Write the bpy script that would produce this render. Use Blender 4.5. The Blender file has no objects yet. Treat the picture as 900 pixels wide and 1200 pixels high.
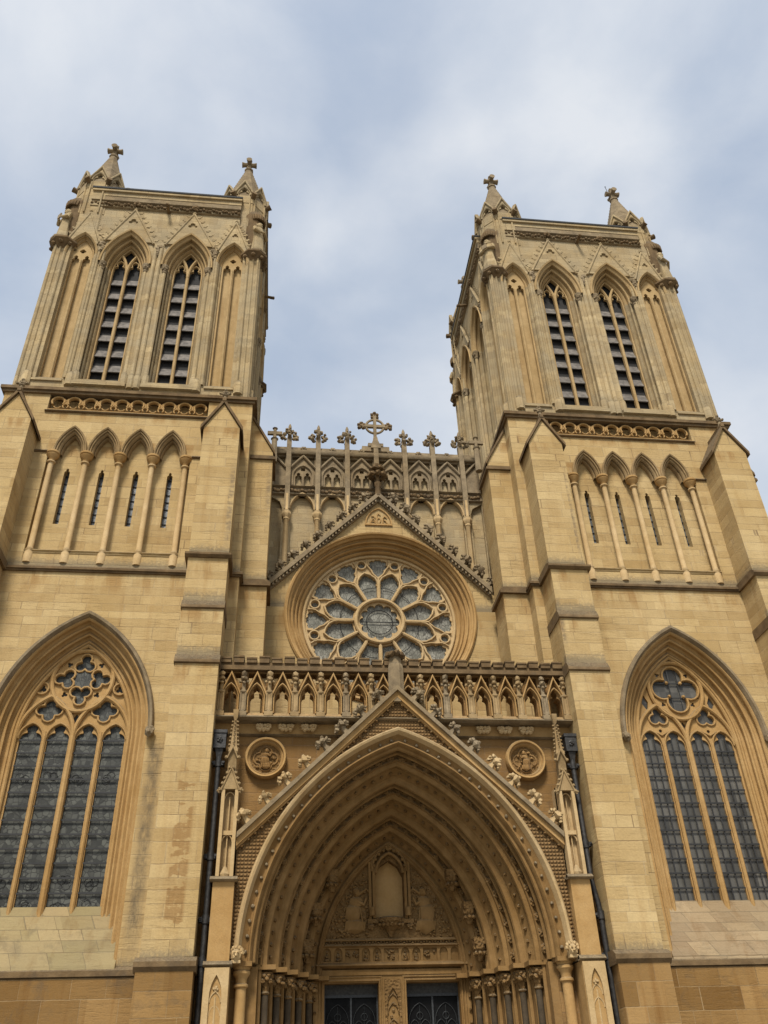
import bpy, bmesh, math, random
from mathutils import Vector, Matrix
from mathutils.geometry import tessellate_polygon
R = math.radians
pi = math.pi
rnd = random.Random(7)
sc = bpy.context.scene
COL = sc.collection

# ------------------------------------------------------------------ materials
def nodes_of(name):
    m = bpy.data.materials.new(name); m.use_nodes = True
    nt = m.node_tree; nt.nodes.clear()
    out = nt.nodes.new('ShaderNodeOutputMaterial'); b = nt.nodes.new('ShaderNodeBsdfPrincipled')
    nt.links.new(b.outputs[0], out.inputs[0])
    return m, nt, b
def N(nt, t, **kw):
    n = nt.nodes.new(t)
    for k, v in kw.items(): setattr(n, k, v)
    return n
def noise(nt, vec, scale, detail=4, rough=.55, dist=0):
    n = N(nt, 'ShaderNodeTexNoise'); nt.links.new(vec, n.inputs['Vector'])
    n.inputs['Scale'].default_value = scale; n.inputs['Detail'].default_value = detail
    n.inputs['Roughness'].default_value = rough; n.inputs['Distortion'].default_value = dist
    return n.outputs['Fac']
def ramp(nt, fac, stops):
    n = N(nt, 'ShaderNodeValToRGB'); e = n.color_ramp.elements
    while len(e) < len(stops): e.new(.5)
    for i, (p, c) in enumerate(stops):
        e[i].position = p; e[i].color = (c, c, c, 1) if isinstance(c, (int, float)) else (*c, 1)
    nt.links.new(fac, n.inputs[0]); return n.outputs[0]
def mix(nt, fac, a, b, mode='MIX'):
    n = N(nt, 'ShaderNodeMix', data_type='RGBA', blend_type=mode)
    def put(sock, v):
        if isinstance(v, (int, float)): sock.default_value = v
        elif isinstance(v, tuple): sock.default_value = (*v, 1)
        else: nt.links.new(v, sock)
    put(n.inputs[0], fac); put(n.inputs[6], a); put(n.inputs[7], b)
    return n.outputs[2]
def mth(nt, op, a, b=0, clamp=False):
    n = N(nt, 'ShaderNodeMath', operation=op, use_clamp=clamp)
    for s, v in ((n.inputs[0], a), (n.inputs[1], b)):
        if isinstance(v, (int, float)): s.default_value = v
        else: nt.links.new(v, s)
    return n.outputs[0]
def mapped(nt, vec, sc_):
    n = N(nt, 'ShaderNodeMapping'); nt.links.new(vec, n.inputs[0]); n.inputs['Scale'].default_value = sc_
    return n.outputs[0]

def stone(name, c1, c2, grime=(.085, .066, .045), top=.75, spots=.25, blocks=True, mortar=(.47, .36, .21),
          bw=.95, rh=.30, bump=.6, carve=0, streak=.35, patina=0, diaper=False, stains=False):
    m, nt, b = nodes_of(name)
    g = N(nt, 'ShaderNodeNewGeometry'); pos = g.outputs['Position']
    s = N(nt, 'ShaderNodeSeparateXYZ'); nt.links.new(pos, s.inputs[0])
    sn = N(nt, 'ShaderNodeSeparateXYZ'); nt.links.new(g.outputs['True Normal'], sn.inputs[0])
    big = noise(nt, pos, .45, 5, .6)
    med = noise(nt, pos, 3.0, 5, .6)
    fine = noise(nt, pos, 22, 4, .65)
    if blocks:
        cv = N(nt, 'ShaderNodeCombineXYZ')
        u_ = mth(nt, 'ADD', s.outputs[0], s.outputs[1])
        wob = mth(nt, 'MULTIPLY', mth(nt, 'SUBTRACT', noise(nt, pos, 5, 2), .5), .025)
        zw = mth(nt, 'ADD', s.outputs[2], wob)       # courses of unequal height
        zw = mth(nt, 'ADD', zw, mth(nt, 'MULTIPLY', mth(nt, 'SINE', mth(nt, 'MULTIPLY', s.outputs[2], 2.3)), .11))
        zw = mth(nt, 'ADD', zw, mth(nt, 'MULTIPLY', mth(nt, 'SINE', mth(nt, 'MULTIPLY', s.outputs[2], 6.1)), .035))
        row = mth(nt, 'FLOOR', mth(nt, 'DIVIDE', zw, rh))
        rv = N(nt, 'ShaderNodeCombineXYZ'); nt.links.new(mth(nt, 'MULTIPLY', u_, .9), rv.inputs[0]); nt.links.new(mth(nt, 'MULTIPLY', row, 7.31), rv.inputs[1])
        nt.links.new(mth(nt, 'ADD', u_, mth(nt, 'MULTIPLY', noise(nt, rv.outputs[0], 1.0, 1), 1.5)), cv.inputs[0])   # stones of unequal length
        nt.links.new(zw, cv.inputs[1])
        br = N(nt, 'ShaderNodeTexBrick'); nt.links.new(cv.outputs[0], br.inputs['Vector'])
        br.inputs['Scale'].default_value = 1; br.inputs['Brick Width'].default_value = bw
        br.inputs['Row Height'].default_value = rh; br.inputs['Mortar Size'].default_value = .008
        br.inputs['Mortar Smooth'].default_value = .4
        br.squash = .6; br.squash_frequency = 3; br.offset = .43; br.offset_frequency = 2
        br.inputs['Color1'].default_value = (*c1, 1); br.inputs['Color2'].default_value = (*c2, 1)
        br.inputs['Mortar'].default_value = (*mortar, 1)
        col = br.outputs['Color']; joint = br.outputs['Fac']
        # second, coarser set of blocks shifts the tone of whole stones
        br2 = N(nt, 'ShaderNodeTexBrick'); nt.links.new(cv.outputs[0], br2.inputs['Vector'])
        br2.inputs['Scale'].default_value = 1; br2.inputs['Brick Width'].default_value = bw * 1.9
        br2.inputs['Row Height'].default_value = rh; br2.inputs['Mortar Size'].default_value = 0
        br2.squash = .7; br2.squash_frequency = 3; br2.offset = .3
        br2.inputs['Color1'].default_value = (.84, .81, .76, 1); br2.inputs['Color2'].default_value = (1.10, 1.10, 1.08, 1)
        col = mix(nt, .65, col, br2.outputs['Color'], 'MULTIPLY')
        # eroded courses: the odd joint opened wide
        ero = mth(nt, 'MULTIPLY', joint, ramp(nt, noise(nt, pos, .8, 3), [(.46, .08), (.62, 1)]))
        col = mix(nt, mth(nt, 'MULTIPLY', ero, .75), col, (.17, .11, .055))
    else:
        col = mix(nt, ramp(nt, med, [(.35, 0), (.65, 1)]), c1, c2); joint = None
    col = mix(nt, ramp(nt, big, [(.3, 0), (.72, 1)]), col, mix(nt, 1.0, col, (.80, .74, .62), 'MULTIPLY'))
    col = mix(nt, mth(nt, 'MULTIPLY', ramp(nt, fine, [(.35, 1), (.6, 0)]), .16), col, (.16, .11, .06))
    if blocks:     # bedding: fine horizontal erosion, stronger in patches
        bed = noise(nt, mapped(nt, pos, (1.6, 1.6, 13)), 1.0, 5, .7)
        bedm = mth(nt, 'MULTIPLY', ramp(nt, bed, [(.50, 0), (.64, 1)]), ramp(nt, noise(nt, pos, .55, 4, .6), [(.40, .12), (.60, .75)]))
        col = mix(nt, mth(nt, 'MULTIPLY', bedm, .27), col, (.20, .13, .06))
    if stains:
        def band(v, a, b, c, d):      # soft window of a coordinate
            up_ = N(nt, 'ShaderNodeMapRange', interpolation_type='SMOOTHSTEP'); nt.links.new(v, up_.inputs[0]); up_.inputs[1].default_value = a; up_.inputs[2].default_value = b
            dn_ = N(nt, 'ShaderNodeMapRange', interpolation_type='SMOOTHSTEP'); nt.links.new(v, dn_.inputs[0]); dn_.inputs[1].default_value = c; dn_.inputs[2].default_value = d; dn_.inputs[3].default_value = 1; dn_.inputs[4].default_value = 0
            return mth(nt, 'MULTIPLY', up_.outputs[0], dn_.outputs[0])
        drip = ramp(nt, noise(nt, mapped(nt, pos, (2.2, 2.2, .5)), 1.0, 4, .6), [(.47, 0), (.60, 1)])
        tot = None
        for zt, ln_ in ((14.78, 1.0), (13.1, .6), (11.45, .9), (20.85, .5), (21.6, .4), (19.65, .6)):
            m_ = band(s.outputs[2], zt - ln_, zt - ln_ * .25, zt, zt + .03)
            if zt in (13.1, 11.45): m_ = mth(nt, 'MULTIPLY', m_, mth(nt, 'LESS_THAN', s.outputs[1], -.9))
            tot = m_ if tot is None else mth(nt, 'MAXIMUM', tot, m_)
        col = mix(nt, mth(nt, 'MULTIPLY', mth(nt, 'MULTIPLY', tot, drip), .6), col, (.25, .135, .045))
        ml = None
        for zt in (13.37, 11.72, 4.5, 14.95):
            m_ = band(s.outputs[2], zt - .06, zt - .02, zt, zt + .5)
            if zt in (13.37, 11.72): m_ = mth(nt, 'MULTIPLY', m_, mth(nt, 'LESS_THAN', s.outputs[1], -.9))
            ml = m_ if ml is None else mth(nt, 'MAXIMUM', ml, m_)
        spk = noise(nt, pos, 13, 5, .7)
        n_add = mth(nt, 'ADD', mth(nt, 'MULTIPLY', ml, .32), spk)
        col = mix(nt, mth(nt, 'MULTIPLY', mth(nt, 'MULTIPLY', ramp(nt, n_add, [(.58, 0), (.74, 1)]), ml), .7), col, (.15, .125, .085))
        # soot run-off under the inner hood stop of the left window, eroded patches on the left buttress
        ragged = ramp(nt, noise(nt, mapped(nt, pos, (6, 6, 2.2)), 1.0, 7, .75), [(.30, 0), (.60, 1)])
        soot = mth(nt, 'MULTIPLY', band(s.outputs[0], -6.46, -6.24, -6.16, -5.92), band(s.outputs[2], 4.6, 5.4, 9.6, 9.9))
        col = mix(nt, mth(nt, 'MULTIPLY', mth(nt, 'MULTIPLY', soot, ragged), .8), col, (.10, .08, .055))
        for xa, xb, za, zb_ in ((-4.92, -4.70, 15.1, 18.7), (-3.86, -3.66, 17.4, 19.6), (4.69, 4.86, 12.0, 14.4), (5.66, 5.80, 15.2, 19.0)):
            e_ = mth(nt, 'MULTIPLY', band(s.outputs[0], xa, xa + .12 if xa < 0 else xa + .01, xb - .01 if xa < 0 else xb - .1, xb), band(s.outputs[2], za, za + .5, zb_ - 1.2, zb_))
            col = mix(nt, mth(nt, 'MULTIPLY', mth(nt, 'MULTIPLY', e_, ramp(nt, noise(nt, mapped(nt, pos, (5, 5, 9)), 1.0, 5, .7), [(.40, 0), (.58, 1)])), .6), col, (.13, .10, .07))
        ero2 = mth(nt, 'MULTIPLY', band(s.outputs[0], -5.42, -5.36, -5.02, -4.94), band(s.outputs[2], 5.0, 5.3, 8.4, 9.0))
        spots2 = ramp(nt, noise(nt, mapped(nt, pos, (1.5, 1.5, 3.4)), 1.0, 3, .6), [(.5, 0), (.53, 1)])
        spots2 = mth(nt, 'MULTIPLY', spots2, ramp(nt, noise(nt, pos, 7, 5, .7), [(.3, 0), (.45, 1)]))
        col = mix(nt, mth(nt, 'MULTIPLY', mth(nt, 'MULTIPLY', ero2, spots2), .7), col, (.24, .135, .05))
    # vertical run-off streaks
    st = noise(nt, mapped(nt, pos, (3.2, 3.2, .22)), 1.0, 5, .62)
    stm = mth(nt, 'MULTIPLY', ramp(nt, st, [(.52, 0), (.70, 1)]), streak)
    col = mix(nt, stm, col, mix(nt, .8, col, (.62, .46, .30), 'MULTIPLY'))
    # blotches of soot and lichen
    bl = mth(nt, 'MULTIPLY', ramp(nt, noise(nt, pos, 1.7, 7, .7, .4), [(.54, 0), (.68, 1)]), spots)
    col = mix(nt, bl, col, grime)
    if patina:
        pf = mth(nt, 'MULTIPLY', ramp(nt, noise(nt, pos, .9, 6, .65), [(.34, 0), (.62, 1)]), patina)
        col = mix(nt, pf, col, (.27, .235, .165))
    # lichen on every ledge that faces the sky
    up = mth(nt, 'MULTIPLY', ramp(nt, sn.outputs[2], [(.22, 0), (.5, 1)]), top)
    up = mth(nt, 'MULTIPLY', up, ramp(nt, noise(nt, pos, 6, 5, .7), [(.25, .35), (.55, 1)]))
    col = mix(nt, up, col, mix(nt, ramp(nt, fine, [(.4, 0), (.6, 1)]), grime, (.18, .14, .085)))
    nt.links.new(col, b.inputs['Base Color'])
    b.inputs['Roughness'].default_value = .95
    b.inputs['Specular IOR Level'].default_value = .1
    h = mth(nt, 'ADD', mth(nt, 'MULTIPLY', fine, .010), mth(nt, 'MULTIPLY', med, .02))
    if joint is not None: h = mth(nt, 'SUBTRACT', mth(nt, 'SUBTRACT', h, mth(nt, 'MULTIPLY', joint, .02)), mth(nt, 'MULTIPLY', bedm, .012))
    if carve:
        vo = N(nt, 'ShaderNodeTexVoronoi', feature='SMOOTH_F1'); nt.links.new(pos, vo.inputs['Vector']); vo.inputs['Scale'].default_value = carve
        h = mth(nt, 'ADD', h, mth(nt, 'MULTIPLY', vo.outputs['Distance'], .05))
    if diaper:
        cx = mth(nt, 'MULTIPLY', s.outputs[0], 2 * pi / .17); cz = mth(nt, 'MULTIPLY', s.outputs[2], 2 * pi / .17)
        w = mth(nt, 'MULTIPLY', mth(nt, 'SINE', cx), mth(nt, 'SINE', cz))
        w = mth(nt, 'ABSOLUTE', w)
        col = mix(nt, mth(nt, 'MULTIPLY', ramp(nt, w, [(.10, 1), (.35, 0)]), .4), col, (.07, .045, .02)); nt.links.new(col, b.inputs['Base Color'])
        h = mth(nt, 'ADD', h, mth(nt, 'MULTIPLY', w, .05))
    bp = N(nt, 'ShaderNodeBump'); bp.inputs['Strength'].default_value = bump; bp.inputs['Distance'].default_value = 1.0
    nt.links.new(h, bp.inputs['Height']); nt.links.new(bp.outputs[0], b.inputs['Normal'])
    return m

M = {}
M['ashlar'] = stone('ashlar limestone', (.50, .375, .195), (.42, .30, .145), top=.7, spots=.12, stains=True)
M['belfry'] = stone('weathered belfry limestone', (.46, .355, .20), (.34, .25, .13), spots=.30, patina=.5, bw=.5, rh=.26)
M['bgold'] = stone('belfry dressed stone', (.46, .33, .17), (.38, .27, .135), blocks=False, spots=.12, top=.6)
M['gold'] = stone('honey coloured dressed stone', (.44, .285, .125), (.38, .235, .095), blocks=False, spots=.08, top=.6)
M['goldlight'] = stone('pale honey dressed stone', (.52, .385, .215), (.45, .32, .165), blocks=False, spots=.06, top=.5)
M['ochre'] = stone('stained ochre plinth stone', (.33, .205, .085), (.17, .095, .032), spots=.45, streak=.7, rh=.36, mortar=(.34, .24, .13), bw=1.0)
M['hood'] = stone('brown weathered hood stone', (.37, .265, .14), (.25, .175, .09), blocks=False, spots=.3, top=.6)
M['lichen'] = stone('lichened ledge stone', (.19, .13, .07), (.11, .075, .042), blocks=False, spots=.5, top=.7, bump=.9)
M['crisp'] = stone('grey weathered carved stone', (.30, .235, .15), (.185, .145, .095), blocks=False, spots=.45, top=.75, bump=.9)
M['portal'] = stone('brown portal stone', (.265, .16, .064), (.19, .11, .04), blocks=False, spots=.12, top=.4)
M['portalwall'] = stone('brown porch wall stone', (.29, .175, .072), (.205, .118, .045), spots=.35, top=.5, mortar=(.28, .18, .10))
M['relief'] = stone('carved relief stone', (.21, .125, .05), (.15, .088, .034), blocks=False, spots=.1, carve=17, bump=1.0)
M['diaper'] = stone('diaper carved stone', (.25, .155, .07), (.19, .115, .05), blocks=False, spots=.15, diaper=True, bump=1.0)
M['marble'] = stone('dark marble shaft', (.07, .055, .038), (.045, .035, .024), blocks=False, spots=.1, bump=.2)
M['algae'] = stone('algae stained sill stone', (.34, .265, .145), (.24, .20, .105), spots=.4, rh=.34, bw=.8, top=.0, streak=.6, mortar=(.2, .17, .11), patina=.2)
M['sill'] = stone('grey stained sill stone', (.33, .25, .155), (.24, .175, .11), spots=.4, rh=.30, bw=.9, top=.0, streak=.6, mortar=(.2, .16, .11), patina=.3)
def simple(name, c, rough=.6, metal=0, nscale=20, var=.35, bump=.0):
    m, nt, b = nodes_of(name)
    g = N(nt, 'ShaderNodeNewGeometry')
    f = noise(nt, g.outputs['Position'], nscale, 4)
    nt.links.new(mix(nt, ramp(nt, f, [(.35, 0), (.65, 1)]), tuple(x * (1 - var) for x in c), tuple(x * (1 + var) for x in c)), b.inputs['Base Color'])
    b.inputs['Roughness'].default_value = rough; b.inputs['Metallic'].default_value = metal
    if bump:
        bp = N(nt, 'ShaderNodeBump'); bp.inputs['Strength'].default_value = bump; bp.inputs['Distance'].default_value = .02
        nt.links.new(f, bp.inputs['Height']); nt.links.new(bp.outputs[0], b.inputs['Normal'])
    return m
M['lead'] = simple('lead sheet', (.02, .02, .02), .9)
M['iron'] = simple('black painted cast iron', (.018, .016, .014), .6, nscale=9, var=.5, bump=.6)
M['bar'] = simple('dark window bars', (.012, .012, .012), .7)
M['dark'] = simple('interior darkness black', (.012, .011, .010), .9)  # near-black colour painted in for the darkness of unlit interiors, no real boarding
M['wood'] = simple('weathered grey louvre boards', (.115, .10, .085), .85, nscale=6, var=.4, bump=.8)
M['roof'] = simple('roof lead', (.12, .12, .125), .7)
M['doorfilm'] = simple('grey glazed door head', (.035, .033, .028), .8)
def glass(name, c, cell, var=.6, rough=.35, lead=True, stretch=(1, 1, 1), spec=.5, panes=False):
    m, nt, b = nodes_of(name)
    g = N(nt, 'ShaderNodeNewGeometry'); pos = mapped(nt, g.outputs['Position'], stretch)
    vo = N(nt, 'ShaderNodeTexVoronoi'); nt.links.new(pos, vo.inputs['Vector']); vo.inputs['Scale'].default_value = cell
    s = N(nt, 'ShaderNodeSeparateXYZ'); nt.links.new(vo.outputs['Color'], s.inputs[0])
    if panes:
        p3 = N(nt, 'ShaderNodeSeparateXYZ'); nt.links.new(g.outputs['Position'], p3.inputs[0])
        c3 = N(nt, 'ShaderNodeCombineXYZ')
        nt.links.new(mth(nt, 'FLOOR', mth(nt, 'MULTIPLY', p3.outputs[0], 5.26)), c3.inputs[0]); nt.links.new(mth(nt, 'FLOOR', mth(nt, 'MULTIPLY', mth(nt, 'SUBTRACT', p3.outputs[2], 6.25), 2.777)), c3.inputs[1])
        wn = N(nt, 'ShaderNodeTexWhiteNoise'); nt.links.new(c3.outputs[0], wn.inputs['Vector'])
        s = N(nt, 'ShaderNodeSeparateXYZ'); nt.links.new(wn.outputs['Color'], s.inputs[0])
    col = mix(nt, s.outputs[0], tuple(x * (1 - var) for x in c), tuple(x * (1 + var) for x in c))
    big = noise(nt, g.outputs['Position'], 2.2, 5, .7)
    col = mix(nt, ramp(nt, big, [(.35, 0), (.7, 1)]), col, mix(nt, 1.0, col, (.6, .62, .6), 'MULTIPLY'))
    if lead:
        ve = N(nt, 'ShaderNodeTexVoronoi', feature='DISTANCE_TO_EDGE'); nt.links.new(pos, ve.inputs['Vector']); ve.inputs['Scale'].default_value = cell
        e = ramp(nt, ve.outputs['Distance'], [(.03, 1), (.07, 0)])
        col = mix(nt, e, col, tuple(x * .35 for x in c))
    nt.links.new(col, b.inputs['Base Color'])
    b.inputs['Roughness'].default_value = rough; b.inputs['Specular IOR Level'].default_value = spec
    bp = N(nt, 'ShaderNodeBump'); bp.inputs['Strength'].default_value = .5; bp.inputs['Distance'].default_value = .02
    nt.links.new(mth(nt, 'ADD', s.outputs[1], big), bp.inputs['Height']); nt.links.new(bp.outputs[0], b.inputs['Normal'])
    return m
M['glassL'] = glass('old stained glass', (.062, .062, .052), 8, .6, .55, spec=.3)
M['glassR'] = glass('old leaded glass', (.085, .078, .066), 9, .45, .45, lead=False, spec=.4, panes=True)
M['glassRose'] = glass('wire screened rose glass', (.235, .225, .19), 15, .22, .85, spec=.12, stretch=(1, 1, .45))
M['glassSlit'] = glass('leaded slit glass', (.12, .125, .125), 9, .5, .35)
M['glassDoor'] = glass('dark door glass', (.006, .006, .006), 3, .4, .5, lead=False, spec=.08)

# ------------------------------------------------------------------ mesh builder
_ico = None
def ico():
    global _ico
    if _ico is None:
        bm = bmesh.new(); bmesh.ops.create_icosphere(bm, subdivisions=1, radius=1)
        _ico = ([v.co.copy() for v in bm.verts], [[v.index for v in f.verts] for f in bm.faces]); bm.free()
    return _ico
_jit = [0]
class MB:
    def __init__(s): s.v = []; s.f = []
    def add(s, vs, fs):
        o = len(s.v); s.v += [tuple(v) for v in vs]; s.f += [tuple(i + o for i in f) for f in fs]; return s
    def box(s, x0, x1, y0, y1, z0, z1):
        return s.add([(x, y, z) for x in (x0, x1) for y in (y0, y1) for z in (z0, z1)],
                     [(0, 1, 3, 2), (4, 6, 7, 5), (0, 4, 5, 1), (2, 3, 7, 6), (0, 2, 6, 4), (1, 5, 7, 3)])
    def plate(s, outer, holes=(), y0=0, y1=.1, back=True):
        loops = [outer] + list(holes)
        tris = tessellate_polygon([[Vector((x, z, 0)) for x, z in lp] for lp in loops])
        flat = [p for lp in loops for p in lp]; n = len(flat)
        vs = [(x, y0, z) for x, z in flat] + [(x, y1, z) for x, z in flat]
        fs = [t for t in tris]
        if back: fs += [tuple(i + n for i in t[::-1]) for t in tris]
        o = 0
        for lp in loops:
            m = len(lp)
            for i in range(m):
                j = (i + 1) % m; fs.append((o + i, o + j, n + o + j, n + o + i))
            o += m
        return s.add(vs, fs)
    def prism_x(s, poly, x0, x1):            # poly in (y, z), convex or nearly so
        n = len(poly)
        vs = [(x0, y, z) for y, z in poly] + [(x1, y, z) for y, z in poly]
        tr = tessellate_polygon([[Vector((y, z, 0)) for y, z in poly]])
        fs = [t for t in tr] + [tuple(i + n for i in t[::-1]) for t in tr]
        fs += [(i, (i + 1) % n, n + (i + 1) % n, n + i) for i in range(n)]
        return s.add(vs, fs)
    def sweep(s, path, prof, y=0, closed=False, jit=True):   # path in XZ, prof (u across, v along y), closed profile
        if jit: _jit[0] = (_jit[0] + 1) % 7; y += _jit[0] * .0023
        n = len(path); m = len(prof); vs = []
        for i, (px, pz) in enumerate(path):
            a = path[(i - 1) % n] if closed or i else None
            b = path[(i + 1) % n] if closed or i < n - 1 else None
            d1 = Vector((px - a[0], pz - a[1])) if a else None
            d2 = Vector((b[0] - px, b[1] - pz)) if b else None
            if d1 is None or d1.length < 1e-7: d1 = d2
            if d2 is None or d2.length < 1e-7: d2 = d1
            d1 = d1.normalized(); d2 = d2.normalized()
            n1 = Vector((-d1.y, d1.x)); n2 = Vector((-d2.y, d2.x)); nn = n1 + n2
            if nn.length < 1e-4: nn = n1
            nn.normalize(); k = 1 / max(.45, nn.dot(n1))
            for u, v in prof: vs.append((px + nn.x * u * k, y + v, pz + nn.y * u * k))
        fs = []
        for i in range(n if closed else n - 1):
            j = (i + 1) % n
            for a in range(m):
                b = (a + 1) % m; fs.append((i * m + a, i * m + b, j * m + b, j * m + a))
        if not closed: fs += [tuple(range(m)), tuple((n - 1) * m + i for i in range(m))[::-1]]
        return s.add(vs, fs)
    def bar(s, path, w, d=.12, y=0, closed=False):
        c = w * .32
        return s.sweep(path, [(-w / 2, d), (-w / 2, c), (-w * .18, 0), (w * .18, 0), (w / 2, c), (w / 2, d)], y, closed)
    def rod(s, path, r, y=0, closed=False, n=6):
        return s.sweep(path, [(r * math.cos(2 * pi * i / n), r * math.sin(2 * pi * i / n)) for i in range(n)], y, closed)
    def loft(s, rings, closed=False):
        n = len(rings[0]); vs = [v for r in rings for v in r]; fs = []
        for i in range(len(rings) - 1):
            for j in range(n if closed else n - 1):
                k = (j + 1) % n; fs.append((i * n + j, i * n + k, (i + 1) * n + k, (i + 1) * n + j))
        return s.add(vs, fs)
    def arch_loft(s, prof, k, zs, zb, n=12, cx=0):   # prof: (half width, y); arcs stay concentric, mitred at the apex
        return s.loft([[(x, y, z) for x, z in arch(a, k, zs, zb, n, cx)] for a, y in prof])
    def circ_loft(s, prof, cx, cz, n=96):
        return s.loft([[(cx + r * math.cos(2 * pi * i / n), y, cz + r * math.sin(2 * pi * i / n)) for i in range(n)] for r, y in prof], True)
    def lathe(s, prof, cx=0, cy=0, n=8, ph=None, sx=1, sy=1):
        ph = pi / n if ph is None else ph
        rings = [[(cx + sx * r * math.cos(ph + 2 * pi * i / n), cy + sy * r * math.sin(ph + 2 * pi * i / n), z) for i in range(n)] for r, z in prof]
        s.loft(rings, True); o = len(s.v) - n * len(prof)
        s.f.append(tuple(o + i for i in range(n))[::-1]); s.f.append(tuple(len(s.v) - n + i for i in range(n)))
        return s
    def tube(s, pts, rs, n=8):
        rings = []
        for i, p in enumerate(pts):
            p = Vector(p); d = (Vector(pts[min(i + 1, len(pts) - 1)]) - Vector(pts[max(i - 1, 0)])).normalized()
            a = d.cross(Vector((.13, 1, .07))).normalized(); b = d.cross(a)
            r = rs[i] if isinstance(rs, (list, tuple)) else rs
            rings.append([tuple(p + a * r * math.cos(2 * pi * j / n) + b * r * math.sin(2 * pi * j / n)) for j in range(n)])
        s.loft(rings, True); o = len(s.v) - n * len(pts)
        s.f.append(tuple(o + i for i in range(n))); s.f.append(tuple(len(s.v) - n + i for i in range(n)))
        return s
    def lump(s, x, y, z, r, sx=1, sy=1, sz=1, j=.18):
        vs, fs = ico()
        return s.add([(x + v.x * r * sx * (1 + rnd.uniform(-j, j)), y + v.y * r * sy * (1 + rnd.uniform(-j, j)), z + v.z * r * sz * (1 + rnd.uniform(-j, j))) for v in vs], fs)
    def foliage(s, x, y, z, r, n=5):          # a leafy carved boss
        for i in range(n):
            a = 2 * pi * i / n + rnd.uniform(-.3, .3)
            s.lump(x + r * .55 * math.cos(a), y, z + r * .55 * math.sin(a), r * .48, sy=.8)
        return s.lump(x, y - r * .25, z, r * .4)
    def crocket(s, x, y, z, nx, nz, r):       # leaf curling outward from a coping, (nx, nz) = outward normal
        tx, tz = nz, -nx; w = rnd.uniform(.88, 1.1); r *= w
        s.tube([(x, y, z - .02), (x + nx * r * .5, y, z + nz * r * .5), (x + nx * r * .95 + tx * r * .15, y, z + nz * r * .95 + tz * r * .15)], [r * .42, r * .3, r * .36], 6)
        for a_, b_, c_ in ((1.0, .1, .42), (1.12, -.42, .3), (.86, -.66, .24), (.85, .52, .28), (.62, .7, .2), (1.3, .25, .24)):
            for q in (-1, 1):
                s.lump(x + nx * r * a_ + tx * r * b_, y + q * r * .34 * rnd.uniform(.8, 1.3), z + nz * r * a_ + tz * r * b_, r * c_ * rnd.uniform(.8, 1.1), j=.25)
        return s
    def shift(s, dx=0, dy=0, dz=0):
        s.v = [(x + dx, y + dy, z + dz) for x, y, z in s.v]; return s
    def mesh(s, name, mat, smooth=35):
        me = bpy.data.meshes.new(name); me.from_pydata(s.v, [], s.f)
        bm = bmesh.new(); bm.from_mesh(me)
        bmesh.ops.remove_doubles(bm, verts=bm.verts, dist=1e-5)
        bmesh.ops.recalc_face_normals(bm, faces=bm.faces); bm.to_mesh(me); bm.free()
        me.materials.append(mat)
        if smooth:
            for p in me.polygons: p.use_smooth = True
            me.set_sharp_from_angle(angle=R(smooth))
        me.update(); return me

def arch(a, k, zs, zb, n=12, cx=0):
    r = a + k; t1 = math.acos(max(-1, min(1, k / r)))
    right = [(cx - k + r * math.cos(t1 * i / n), zs + r * math.sin(t1 * i / n)) for i in range(n + 1)]
    left = [(2 * cx - x, z) for x, z in right[:-1]]
    o = [] if zb is None else [(cx - a, zb)]; e = [] if zb is None else [(cx + a, zb)]
    return o + left + right[::-1] + e
def kk(a, h): return (h * h - a * a) / (2 * a)
def circle(cx, cz, r, n=24, ph=0): return [(cx + r * math.cos(ph + 2 * pi * i / n), cz + r * math.sin(ph + 2 * pi * i / n)) for i in range(n)]
def foil(cx, cz, r, n=4, ph=pi / 2, cusp=.52, m=8, sx=1, sz=1):   # multifoil outline of n round lobes
    rl = r * (1 - 1 / (1 + math.sin(pi / n) * 1.06)) if n > 2 else r * .5
    rl = r * cusp if n <= 4 else r * math.sin(pi / n) * 1.05 / (1 + math.sin(pi / n)) * 1.02
    d = r - rl; out = []
    for k in range(n):
        c = ph + 2 * pi * k / n
        for i in range(m + 1):
            f = -pi / n + 2 * pi / n * i / m
            q = rl * rl - (d * math.sin(f)) ** 2
            rr = d * math.cos(f) + math.sqrt(max(q, 0))
            if i == m: continue
            out.append((cx + sx * rr * math.cos(c + f), cz + sz * rr * math.sin(c + f)))
    return out
def lightpts(cx, hw, zb, zs, tall=1.0):          # a light with a cusped, trefoiled head
    h = [(-hw, zb)]
    L = [(-.42 * hw + .58 * hw * math.cos(R(t)), .58 * hw * math.sin(R(t)) * tall) for t in range(180, 75, -15)]
    T = [(.52 * hw * math.cos(R(t)), tall * (1.0 * hw + .5 * hw * math.sin(R(t)))) for t in (220, 200, 180, 160, 140, 120, 104)]
    half = L + T
    pts = [(-hw, zb)] + [(x, zs + z) for x, z in half] + [(0, zs + 1.62 * hw * tall)]
    pts += [(-x, z) for x, z in pts[:-1][::-1]]
    return [(cx + x, z) for x, z in pts]
def arcp(cx, cz, r, a0, a1, n=6): return [(cx + r * math.cos(R(a0 + (a1 - a0) * i / n)), cz + r * math.sin(R(a0 + (a1 - a0) * i / n))) for i in range(n + 1)]
def line(p, q, n): return [(p[0] + (q[0] - p[0]) * i / n, p[1] + (q[1] - p[1]) * i / n) for i in range(n + 1)]

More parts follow.
